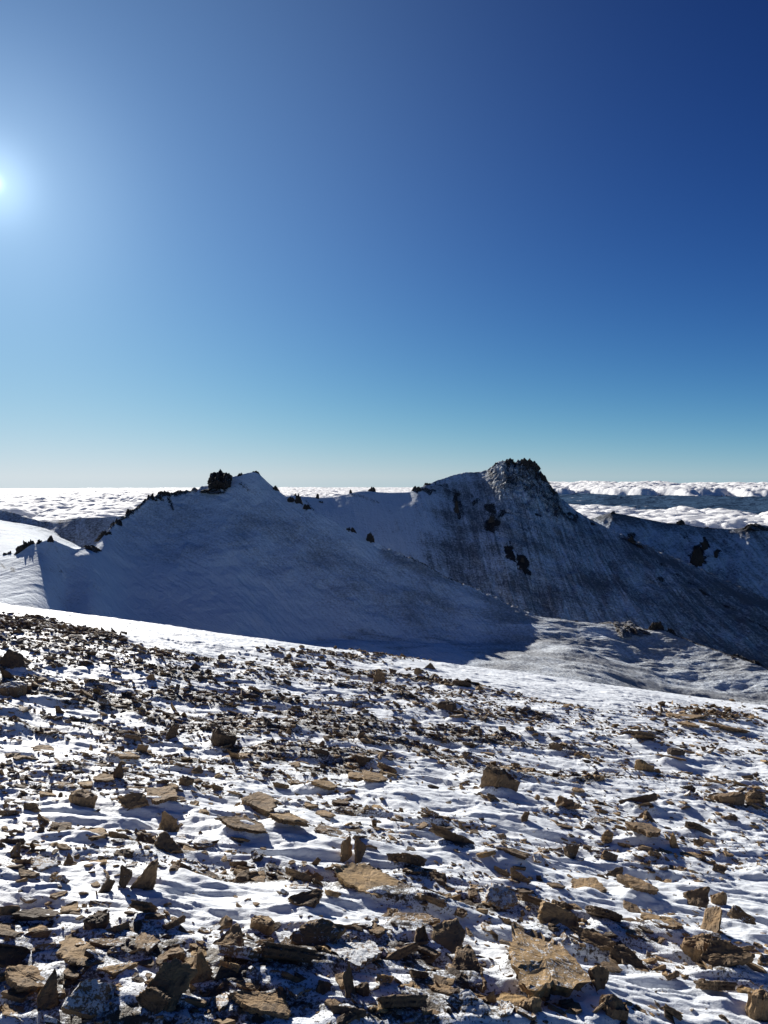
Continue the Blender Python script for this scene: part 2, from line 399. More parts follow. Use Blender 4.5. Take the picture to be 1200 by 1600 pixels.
# ---- main mountain
crestM = [(-300, 900, 1150), (300, 880, 1200), (420, 790, 1300), (440, 778, 1320), (455, 774, 1330), (480, 776, 1340), (500, 778, 1350), (520, 777, 1360), (540, 773, 1370), (555, 769, 1380), (570, 767, 1390), (590, 769, 1385), (615, 770, 1388),
          (640, 769, 1392), (652, 763, 1402), (665, 758, 1420), (685, 750, 1448), (700, 745, 1468), (725, 738, 1500), (745, 738, 1512), (760, 735, 1512), (775, 726, 1505), (790, 722, 1490),
          (806, 722, 1492), (828, 722, 1490), (838, 732, 1485), (846, 742, 1478), (860, 760, 1465), (870, 772, 1455), (885, 786, 1440), (900, 798, 1425), (915, 807, 1412), (930, 815, 1400), (960, 830, 1375), (1000, 848, 1345), (1030, 862, 1320),
          (1080, 882, 1285), (1120, 900, 1255), (1160, 918, 1225), (1200, 937, 1195), (1320, 990, 1110), (1700, 1120, 950)]
footM = [(-300, 1000, 900), (300, 985, 900), (450, 985, 910), (600, 985, 930), (700, 985, 960), (800, 995, 970), (900, 1010, 970), (1000, 1030, 960), (1100, 1055, 950), (1200, 1085, 935), (1320, 1110, 900), (1700, 1220, 800)]
nearM = [(a, b+60, c-130) for a, b, c in footM]
backM = [(a, b+70, c+330) for a, b, c in crestM[::3]]+[(1700, 1160, 1300)]
def detM(x, y, z, S, px, py):
    off = np.clip(np.abs(S-2)*5, 0, 1)
    a = np.arctan2(x, y)*1200
    rough = sst(620, 850, px)
    z = z+off*(ridged(a/70+0.15*fbm(x/60, y/60, 2, 60), S*1.1, 3, 61)-0.55)*7*(0.25+0.75*rough)
    z = z+fbm(x/22, y/22, 4, 62)*(0.6+1.6*rough)*(0.3+0.7*off)
    cr = np.exp(-((S-2)/0.05)**2)
    z = z+cr*fbm(x/10, y/10, 3, 63)*1.2*sst(640, 660, px)
    crag = sst(758, 785, px)*sst(905, 860, px)*sst(1.68, 1.85, S)*sst(2.25, 2.0, S)
    z = z+crag*((ridged(x/17, y/17, 4, 64)-0.5)*15+ridged(x/6, y/6, 3, 65)*3)
    return z
def mskM(x, y, z, S, px, py):
    rgt = sst(560, 760, px+60*fbm(x/60, y/60, 4, 70)+0.25*(py-800))
    sc = 0.20+0.47*rgt
    sc = sc+0.16*fbm(x/80, y/80, 4, 71)*rgt
    sc = sc+0.10*sst(950, 1150, px)
    up = S > 2.0
    sc = np.where(up, 0.72, sc)
    # brownish flank below the right arm
    sc = np.maximum(sc, 0.85*near_line(px, py, [(960, 835), (1080, 895), (1230, 962)], 17)*sst(930, 980, px))
    ba = 0*x; pxd = px+9*fbm(x/16, z/16, 4, 76); pyd = py+9*fbm(x/16+40, z/16, 4, 77)
    for (a, b, rx, ry, k) in [(714, 785, 7, 22, .62), (708, 768, 12, 8, .5), (720, 805, 7, 9, .6), (768, 795, 12, 9, .62), (769, 818, 12, 16, .66), (785, 803, 14, 4, .6), (743, 785, 5, 8, .6), (795, 858, 8, 9, .75), (799, 868, 8, 8, .75),
                              (815, 875, 9, 9, .75), (820, 885, 9, 9, .75), (828, 893, 5, 5, .7), (838, 805, 5, 4, .6), (655, 762, 9, 7, .66), (668, 768, 10, 5, .6), (690, 760, 16, 5, .5), (820, 825, 8, 4, .5), (895, 806, 14, 7, .6), (875, 800, 10, 9, .55),
                              (1033, 908, 7, 5, .6), (1046, 934, 3, 4, .6), (770, 740, 10, 6, .5)]:
        ba = np.maximum(ba, k*np.clip(blob(pxd, pyd, a, b, rx, ry)*1.6, 0, 1))
    ba = np.maximum(ba, near_line(px, py, [(925, 818), (985, 845), (1010, 864), (1050, 894), (1085, 916), (1140, 950), (1210, 990)], 5)*(0.42+0.5*fbm(x/25, y/25, 3, 75)))
    crag = sst(770, 792, px)*sst(898, 868, px)*sst(1.72, 1.86, S)
    crag = crag*sst(0, 12, px-(772+(py-722)*0.05))
    ba = np.maximum(ba, crag*(0.50+0.1*fbm(x/14, y/14, 2, 73)))
    ba = np.maximum(ba, 0.5*near_line(px, py, [(478, 782), (492, 800), (505, 815), (525, 832)], 3))
    ba = np.maximum(ba, 0.45*near_line(px, py, [(545, 772), (565, 775), (590, 785)], 6))
    return dict(scree=np.clip(sc, 0, 1.2), bare=ba)
M_M = mat_mountain('streaked_snow_and_scree', 0.75, fine=0.55, bumpd=1.6)
sheet('main_mountain_terrain', [nearM, footM, crestM, backM], [20, 420, 50], [1, 1.12, -1.1], M_M, detM, AZ=(-14, 38), smooth=[10, 16, 1.3, 10], masks=mskM, shear=lambda p: 0.10+0.55*sst(700, 1150, p))

# ---- far ridge on the right
crestR = [(700, 900, 2100), (860, 840, 2100), (905, 816, 2080), (925, 810, 2070), (942, 804, 2060), (957, 801, 2050), (975, 804, 2040), (1000, 809, 2030), (1040, 817, 2020), (1065, 818, 2010), (1085, 822, 2000), (1100, 824, 2000), (1130, 826, 1990), (1150, 826, 1980),
          (1165, 824, 1975), (1180, 820, 1970), (1197, 821, 1965), (1225, 832, 1950), (1350, 870, 1900), (1700, 930, 1850)]
footR = [(700, 1000, 1700), (860, 960, 1650), (957, 950, 1620), (1100, 975, 1600), (1200, 985, 1590), (1350, 1000, 1550), (1700, 1060, 1500)]
nearR = [(a, b+60, c-250) for a, b, c in footR]
backR = [(a, b+70, c+500) for a, b, c in crestR]
def detR(x, y, z, S, px, py):
    off = np.clip(np.abs(S-2)*5, 0, 1)
    z = z+off*(ridged(np.arctan2(x, y)*2000/90, S*1.5, 3, 81)-0.5)*9
    return z+fbm(x/25, y/25, 4, 82)*2.2*(0.3+0.7*off)
def mskR(x, y, z, S, px, py):
    sc = 0.55+0.15*fbm(x/90, y/90, 3, 83)+0.2*sst(1.85, 2.0, S)
    ba = 0*x
    pxd = px+8*fbm(x/22, z/22, 4, 86); pyd = py+8*fbm(x/22+40, z/22, 4, 87)
    for (a, b, rx, ry, k) in [(1090, 862, 10, 10, .75), (1100, 848, 7, 7, .7), (1087, 875, 8, 8, .7), (1100, 872, 8, 7, .6), (1119, 861, 5, 5, .65), (1071, 840, 6, 8, .5), (1081, 868, 8, 6, .6), (986, 838, 6, 5, .6)]:
        ba = np.maximum(ba, k*np.clip(blob(pxd, pyd, a, b, rx, ry)*1.6, 0, 1))
    return dict(scree=sc, bare=ba)
M_R = mat_mountain('distant_snowy_scree', 0.7, fine=0.32, bumpd=2.2)
sheet('far_ridge_terrain', [nearR, footR, crestR, backR], [16, 230, 40], [1, 1.1, -1.1], M_R, detR, AZ=(4, 38), smooth=[10, 12, 1.5, 8], masks=mskR, shear=lambda p: 0*p+0.4)

# ---- far hill and lit snowfield on the left
crestL = [(-500, 770, 1500), (-200, 780, 1450), (-60, 790, 1420), (0, 797, 1400), (20, 801, 1390), (40, 807, 1385), (60, 813, 1380), (66, 815, 1375), (75, 814, 1370), (100, 812, 1360), (125, 809, 1350), (150, 809, 1340), (180, 807, 1330), (220, 804, 1330), (300, 815, 1350), (380, 850, 1400), (460, 900, 1400)]
footL = [(-500, 790, 1465), (-200, 800, 1415), (0, 813, 1362), (30, 818, 1352), (55, 823, 1345), (66, 823, 1340), (80, 830, 1315), (95, 840, 1290), (125, 856, 1250), (150, 866, 1235), (220, 880, 1220), (300, 900, 1230), (460, 930, 1250)]
nearL = [(-500, 800, 900), (-60, 815, 900), (0, 826, 880), (60, 842, 840), (120, 866, 800), (160, 890, 800), (300, 920, 820), (460, 950, 850)]
backL = [(a, b+80, c+500) for a, b, c in crestL]
def detL(x, y, z, S, px, py):
    return z+fbm(x/50, y/50, 4, 91)*2.2*np.clip(np.abs(S-2)*5, 0.1, 1)+(ridged((x-0.5*y)/40, (y+0.4*x)/160, 3, 92)-0.5)*1.6*sst(1.1, 0.8, S)
def mskL(x, y, z, S, px, py):
    return dict(scree=np.where(S > 1.02, 0.62, 0.20+0.35*fbm((x-0.5*y)/40, (y+0.4*x)/200, 4, 93)), bare=0*x)
M_L = mat_mountain('wind_scoured_snow', 0.6, fine=0.4, bumpd=2.0)
sheet('left_snowfield_terrain', [nearL, footL, crestL, backL], [120, 110, 40], [1, 1.1, -1.1], M_L, detL, AZ=(-42, -5), smooth=[10, 6, 2, 8], masks=mskL)

# ------------------------------------------------------------------ cloud sea and the lowland under it
def cloud_sea():
    azs = np.radians(np.arange(-34, 34.01, 0.06)); nr = 900
    r = np.geomspace(17000, 170000, nr)[:, None]+0*azs
    x = r*np.sin(azs); y = r*np.cos(azs); pxx, _ = project(x, y, -1500+0*x)
    u, v = x/1000, y/1000
    wx = u+0.5*fbm(u/2, v/2, 3, 101); wy = v+0.5*fbm(u/2+9, v/2, 3, 102)
    puff = np.clip(1-worley(wx/1.05, wy/1.5, 103), 0, 1)**0.8
    puff2 = np.clip(1-worley(wx/0.42, wy/0.6, 104), 0, 1)
    big = fbm(u/9, v/14, 3, 105)
    rk = r/1000
    z = -1560+puff*170*(1+0.6*fbm(u/4, v/5, 2, 110))+puff2*80+fbm(wx/0.3, wy/0.3, 3, 106)*24+big*130
    rt = sst(660, 800, pxx)
    edge = fbm(u/7, v/11, 4, 107)
    near_edge = 34+3*edge; far_edge = 84+9*fbm(u/9, v/30, 4, 108)
    gap = sst(near_edge-1.2, near_edge+1.2, rk)*sst(far_edge+1.5, far_edge-1.5, rk)*rt
    bigpuff = np.clip(1-worley(wx/2.2, wy/4.0, 111), 0, 1)**0.7
    farpuff = np.clip(1-worley(wx/4.2, wy/9.0, 112), 0, 1)**0.6
    z = z+rt*(puff*60+bigpuff*170)*(rk < 48)+rt*sst(far_edge-2, far_edge+16, rk)*(520+fbm(u/13, v/20, 4, 109)*420)*sst(150, 115, rk)+rt*sst(far_edge-3, far_edge+3, rk)*farpuff*480*sst(150, 115, rk)
    z = z+(1-rt)*bigpuff*430*sst(75, 30, rk)
    z = z-gap*700-(r/1000)**2/12742*1000*0.5
    q = grid_quads(*x.shape); gf = gap.ravel()[q].min(1); q = q[gf < 0.8]
    me = new_mesh('cloud_sea', np.stack([x, y, z], -1).reshape(-1, 3), q, mat=M_CLOUD)
    o = link('cloud_sea', me); o['kind'] = 'stuff'; o['label'] = 'sea of white cumulus tops below the mountains reaching the horizon'; o['category'] = 'clouds'
cloud_sea()
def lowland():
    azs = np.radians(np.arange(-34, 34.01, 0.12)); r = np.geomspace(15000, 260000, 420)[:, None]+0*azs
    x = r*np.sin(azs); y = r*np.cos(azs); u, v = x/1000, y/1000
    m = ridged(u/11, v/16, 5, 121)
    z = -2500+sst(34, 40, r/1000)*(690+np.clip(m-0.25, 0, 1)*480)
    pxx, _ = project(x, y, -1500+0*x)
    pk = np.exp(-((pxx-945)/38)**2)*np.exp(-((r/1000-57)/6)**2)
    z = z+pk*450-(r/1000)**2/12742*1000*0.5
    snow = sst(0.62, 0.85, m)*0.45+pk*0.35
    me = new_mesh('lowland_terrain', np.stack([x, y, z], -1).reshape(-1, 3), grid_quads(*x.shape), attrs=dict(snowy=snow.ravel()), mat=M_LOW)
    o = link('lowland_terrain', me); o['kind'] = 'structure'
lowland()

# ------------------------------------------------------------------ foreground slope
GA, GB, GC = 0.138, 0.135, 0.00178
def g_base(x, y):
    yy = np.maximum(y, 0)
    return -1.6-GA*yy-GB*x-GC*y*y
def g_macro(x, y):
    near = sst(34, 22, y)
    return (fbm(x/7, y/5, 3, 201)*0.16+fbm(x/1.9+0.2*y, y/1.1, 3, 202)*0.055)*near
def g_drift(x, y):
    """sastrugi: low ridges lying across the view, steep on the lee side"""
    wx = x+0.15*fbm(x/0.8, y/0.8, 2, 220); wy = y+0.10*fbm(x/0.9, y/0.5, 2, 221)
    a = fbm(wx/0.55, wy/0.17, 4, 222, 0.55); b = ridged(wx/0.9, wy/0.26, 3, 223)
    r = np.hypot(x, y); amp = sst(1.5, 3.0, r)*sst(40, 26, y)
    return amp*(a*0.032+(b-0.5)*0.028+fbm(x/0.22, y/0.12, 3, 226)*0.008)+amp*fbm(x/0.08, y/0.05, 2, 224)*0.0028*sst(12, 6, y), a
def g_full(x, y): return g_base(x, y)+g_macro(x, y)+g_drift(x, y)[0]
def hit(px, py):
    """where the view ray through a photo pixel meets the foreground slope"""
    dx, dy, dz = [float(a) for a in ray(px, py)]
    lo_, hi_ = 1.0, 60.0; t = lo_; st = 0.04
    while t < hi_:
        x, y, z = dx*t/dy, t, dz*t/dy
        if z < float(g_base(x, y)+g_macro(np.array(x), np.array(y))): return x, y
        t += st*(0.3+t*0.12)
    return None
EDGE = np.array([(-200, 935), (0, 958), (200, 976), (400, 1000), (600, 1027), (800, 1055), (1000, 1086), (1200, 1120), (1400, 1158)], float)
def edge_y(px): return np.interp(px, EDGE[:, 0], EDGE[:, 1])

rng = np.random.default_rng(11); random.seed(11)

def dens_px(px, py):
    """how stony the slope is, read off the photograph"""
    d = py-edge_y(px)
    start = np.interp(px, [-100, 60, 140, 230, 330, 400, 560, 650, 800, 1000, 1200], [2, 3, 12, 36, 38, 30, 27, 20, 28, 32, 36])
    k = sst(start-2, start+9, d)
    left = np.interp(px, [0, 250, 500, 700, 850, 1000, 1200], [1.0, 0.98, 0.92, 0.85, 0.7, 0.55, 0.5])
    deep = np.interp(py, [960, 1050, 1150, 1250, 1400, 1600], [1.25, 1.1, 0.9, 0.95, 1.0, 1.0])
    k = k*left*deep*(1-0.5*sst(260, 420, px)*sst(1120, 1040, py))
    k = k*(1-0.15*sst(700, 450, px)*sst(1380, 1460, py))
    k = k*(1-0.6*blob(px, py, 640, 1220, 110, 45)-0.5*blob(px, py, 120, 1120, 120, 22))
    k = np.where((px > 850) & (py < 1260), k*0.8, k)
    k = np.maximum(k, 1.0*blob(px, py, 1090, 1128, 75, 14))
    k = np.maximum(k, 0.55*blob(px, py, 500, 1030, 90, 6))
    k = np.maximum(k, 0.8*blob(px, py, 900, 1180, 90, 25))
    k = np.maximum(k, 0.9*blob(px, py, 920, 1215, 80, 22))
    k = np.maximum(k, 0.95*blob(px, py, 1100, 1450, 60, 120, -30))
    k = np.maximum(k, 0.85*blob(px, py, 930, 1480, 120, 40, 25))
    k = np.maximum(k, 0.8*blob(px, py, 1000, 1300, 60, 40))
    return k
def dens_w(x, y):
    z = g_base(x, y); px, py = project(x, y, z)
    n = fbm(x/1.5, y/0.75, 4, 211); n2 = fbm(x/0.5, y/0.3, 3, 212)
    c = sst(-0.24, 0.26, n+0.45*n2+0.35*(dens_px(px, py)-0.65))
    return dens_px(px, py)*(0.07+1.15*c)

# ------------------------------------------------------------------ slate stones
def slab_mesh(seed, n=44, nside=5, ntop=7, thick=0.22, corners=7, blade=False, rough=1.0, frost=0.3, rv=0.5, dome=0.0):
    """unit slab: about 1 wide (x), 1 deep (y), `thick` high, laminated sides, stepped top"""
    g = random.Random(seed)
    ca = sorted([(i+g.uniform(-0.36, 0.36))/corners*2*math.pi for i in range(corners)])
    cr = [g.uniform(0.27, 0.58) for _ in ca]
    pts = np.array([(r*math.cos(a), r*math.sin(a)) for a, r in zip(ca, cr)])
    th = np.arange(n)/n*2*math.pi
    rad = np.zeros(n)
    for i, t in enumerate(th):      # ray against the polygon
        d = np.array([math.cos(t), math.sin(t)])
        for a, b in zip(pts, np.roll(pts, -1, 0)):
            e = b-a; den = d[0]*e[1]-d[1]*e[0]
            if abs(den) < 1e-9: continue
            s = (a[0]*e[1]-a[1]*e[0])/den; q = (a[0]*d[1]-a[1]*d[0])/den
            if s > 0 and -0.001 <= q <= 1.001: rad[i] = max(rad[i], s)
    rad[rad == 0] = 0.4
    jit = lambda k, a: a*fbm(np.cos(th)*k+seed*3.1, np.sin(th)*k+seed, 2, 5)
    rad = rad*(1+jit(3, 0.13)+jit(9, 0.07)+np.array([g.uniform(-.035, .035) for _ in th])*rough)
    V = []; rings = []
    tlt = (g.uniform(-0.25, 0.25)*thick, g.uniform(-0.25, 0.25)*thick)
    lay = [g.uniform(-0.13, 0.05)*rough for _ in range(nside)]
    for k in range(nside):
        f = k/(nside-1); rr = rad*(0.90+0.12*f+lay[k]+jit(5+k, 0.10)*rough); zz = thick*(f-0.5)
        if k == nside-1: rr = rad*0.975
        hz = zz+0.10*thick*jit(6, 1.0)
        V += [(rr[i]*math.cos(t), rr[i]*math.sin(t), hz[i]) for i, t in enumerate(th)]
    for k in range(1, ntop+1):
        f = 1-k/(ntop+0.6); rr = rad*f
        X = rr*np.cos(th); Y = rr*np.sin(th)
        h = fbm(X*2.3+seed*1.7, Y*2.3-seed, 3, 17)
        st = np.floor(h*3.5+0.5)/3.5
        h2 = thick*(0.5+0.34*rough*(0.65*st+0.35*h))+tlt[0]*X*2+tlt[1]*Y*2+0.045*thick*f*f*np.array([g.uniform(-1, 1) for _ in th])*rough
        h2 = h2+dome*thick*(1-f*f)
        V += [(X[i], Y[i], h2[i]) for i in range(n)]
    nr = nside+ntop
    V.append((0, 0, thick*(0.5+dome))); V.append((0, 0, -thick*0.5))
    V = np.array(V, float); V[:, 0] -= 0; c = nr*n
    q = []
    for k in range(nr-1):
        for i in range(n): q.append((k*n+i, k*n+(i+1) % n, (k+1)*n+(i+1) % n, (k+1)*n+i))
    t = [((nr-1)*n+i, (nr-1)*n+(i+1) % n, c) for i in range(n)]+[((i+1) % n, i, c+1) for i in range(n)]
    ex = [np.ptp(V[:, 0]), np.ptp(V[:, 1])]; V[:, 0] /= ex[0]; V[:, 1] /= ex[1]
    return V, np.array(q), np.array(t)

STONES = []; placed = []      # x, y, half width, height for snow drifts
def ground_z(x, y): return float(g_full(np.array(float(x)), np.array(float(y))))
def slope_n(x, y): return Vector((GB, GA+2*GC*y, 1)).normalized()

def stone(name, px, py, wpx, hpx, form, rv, frost, seed, rot=None, tilt=None, det=1.0):
    """one slate stone: pixel of its middle, apparent width and height; returns the object"""
    p = hit(px, py+hpx*0.25)
    if p is None: return None
    x, y = p; dist = y*1.03; wid = wpx/F*dist; hh = hpx/F*dist
    dep = abs(ground_z(x, y))/y
    g = random.Random(seed*7+1)
    if form == 'flat':
        th = min(0.13*wid, 0.20*hh+0.007); sx, sy, sz = wid, max(0.35*wid, (hh-0.6*th)/max(0.30, math.sin(math.atan(dep)-0.10))), th
        sy = min(sy, wid*1.5); eul = (g.uniform(-.09, .09), g.uniform(-.10, .10), 0)
    elif form == 'tilt':
        th = 0.12*wid+0.008; sx, sy, sz = wid, hh*1.3, th; eul = (g.uniform(0.35, 0.75), g.uniform(-.3, .3), 0)
    elif form == 'back':          # leans away from the viewer, shaded edge towards us
        th = 0.13*wid+0.008; sx, sy, sz = wid, hh*1.15, th; eul = (-g.uniform(0.35, 0.7), g.uniform(-.3, .3), 0)
    elif form == 'blade':
        th = 0.22*wid+0.008; sx, sy, sz = wid, hh*1.2, th; eul = (R(90)+g.uniform(-.75, -.1), g.uniform(-.35, .35), 0)
    elif form == 'wedge':
        sx, sy, sz = wid, hh*1.7, hh*0.62; eul = (0.16, 0.10, 0)
    else:                         # chunk
        th = hh*0.70; sx, sy, sz = wid, wid*0.8, th; eul = (g.uniform(-.25, .25), g.uniform(-.25, .25), 0)
    if tilt is not None: eul = (tilt[0], tilt[1], eul[2])
    zr = rot if rot is not None else g.uniform(-0.35, 0.35)
    V, q, t = slab_mesh(seed, n=int(44*det), thick=1.0, corners=g.choice([4, 5, 6, 7]) if form != 'blade' else g.choice([3, 4, 5]), rough=1.0 if form != 'chunk' else 0.7,
                        dome=0.25 if form == 'chunk' else 0.5 if form == 'wedge' else 0.0)
    V = V*np.array([sx, sy, sz])
    Mr = Matrix.Rotation(zr, 3, 'Z') @ Euler(eul).to_matrix()
    up = slope_n(x, y); Q = Vector((0, 0, 1)).rotation_difference(up).to_matrix()
    Mr = np.array(Q @ Mr)
    W = V @ Mr.T
    sink = 0.42 if form in ('flat', 'chunk') else 0.30
    z0 = ground_z(x, y)-W[:, 2].min()-sink*np.ptp(W[:, 2])*(0.8 if form != 'blade' else 1.0)
    nv = len(W)
    fr = np.full(nv, frost)
    me = new_mesh(name, W, q, t, attrs=dict(rv=np.full(nv, rv), frost=fr), smooth=False, mat=M_ROCK)
    o = link(name, me); o.location = (x, y, z0)
    placed.append((x, y, max(sx, 0.03), np.ptp(W[:, 2]))); STONES.append(o)
    return o

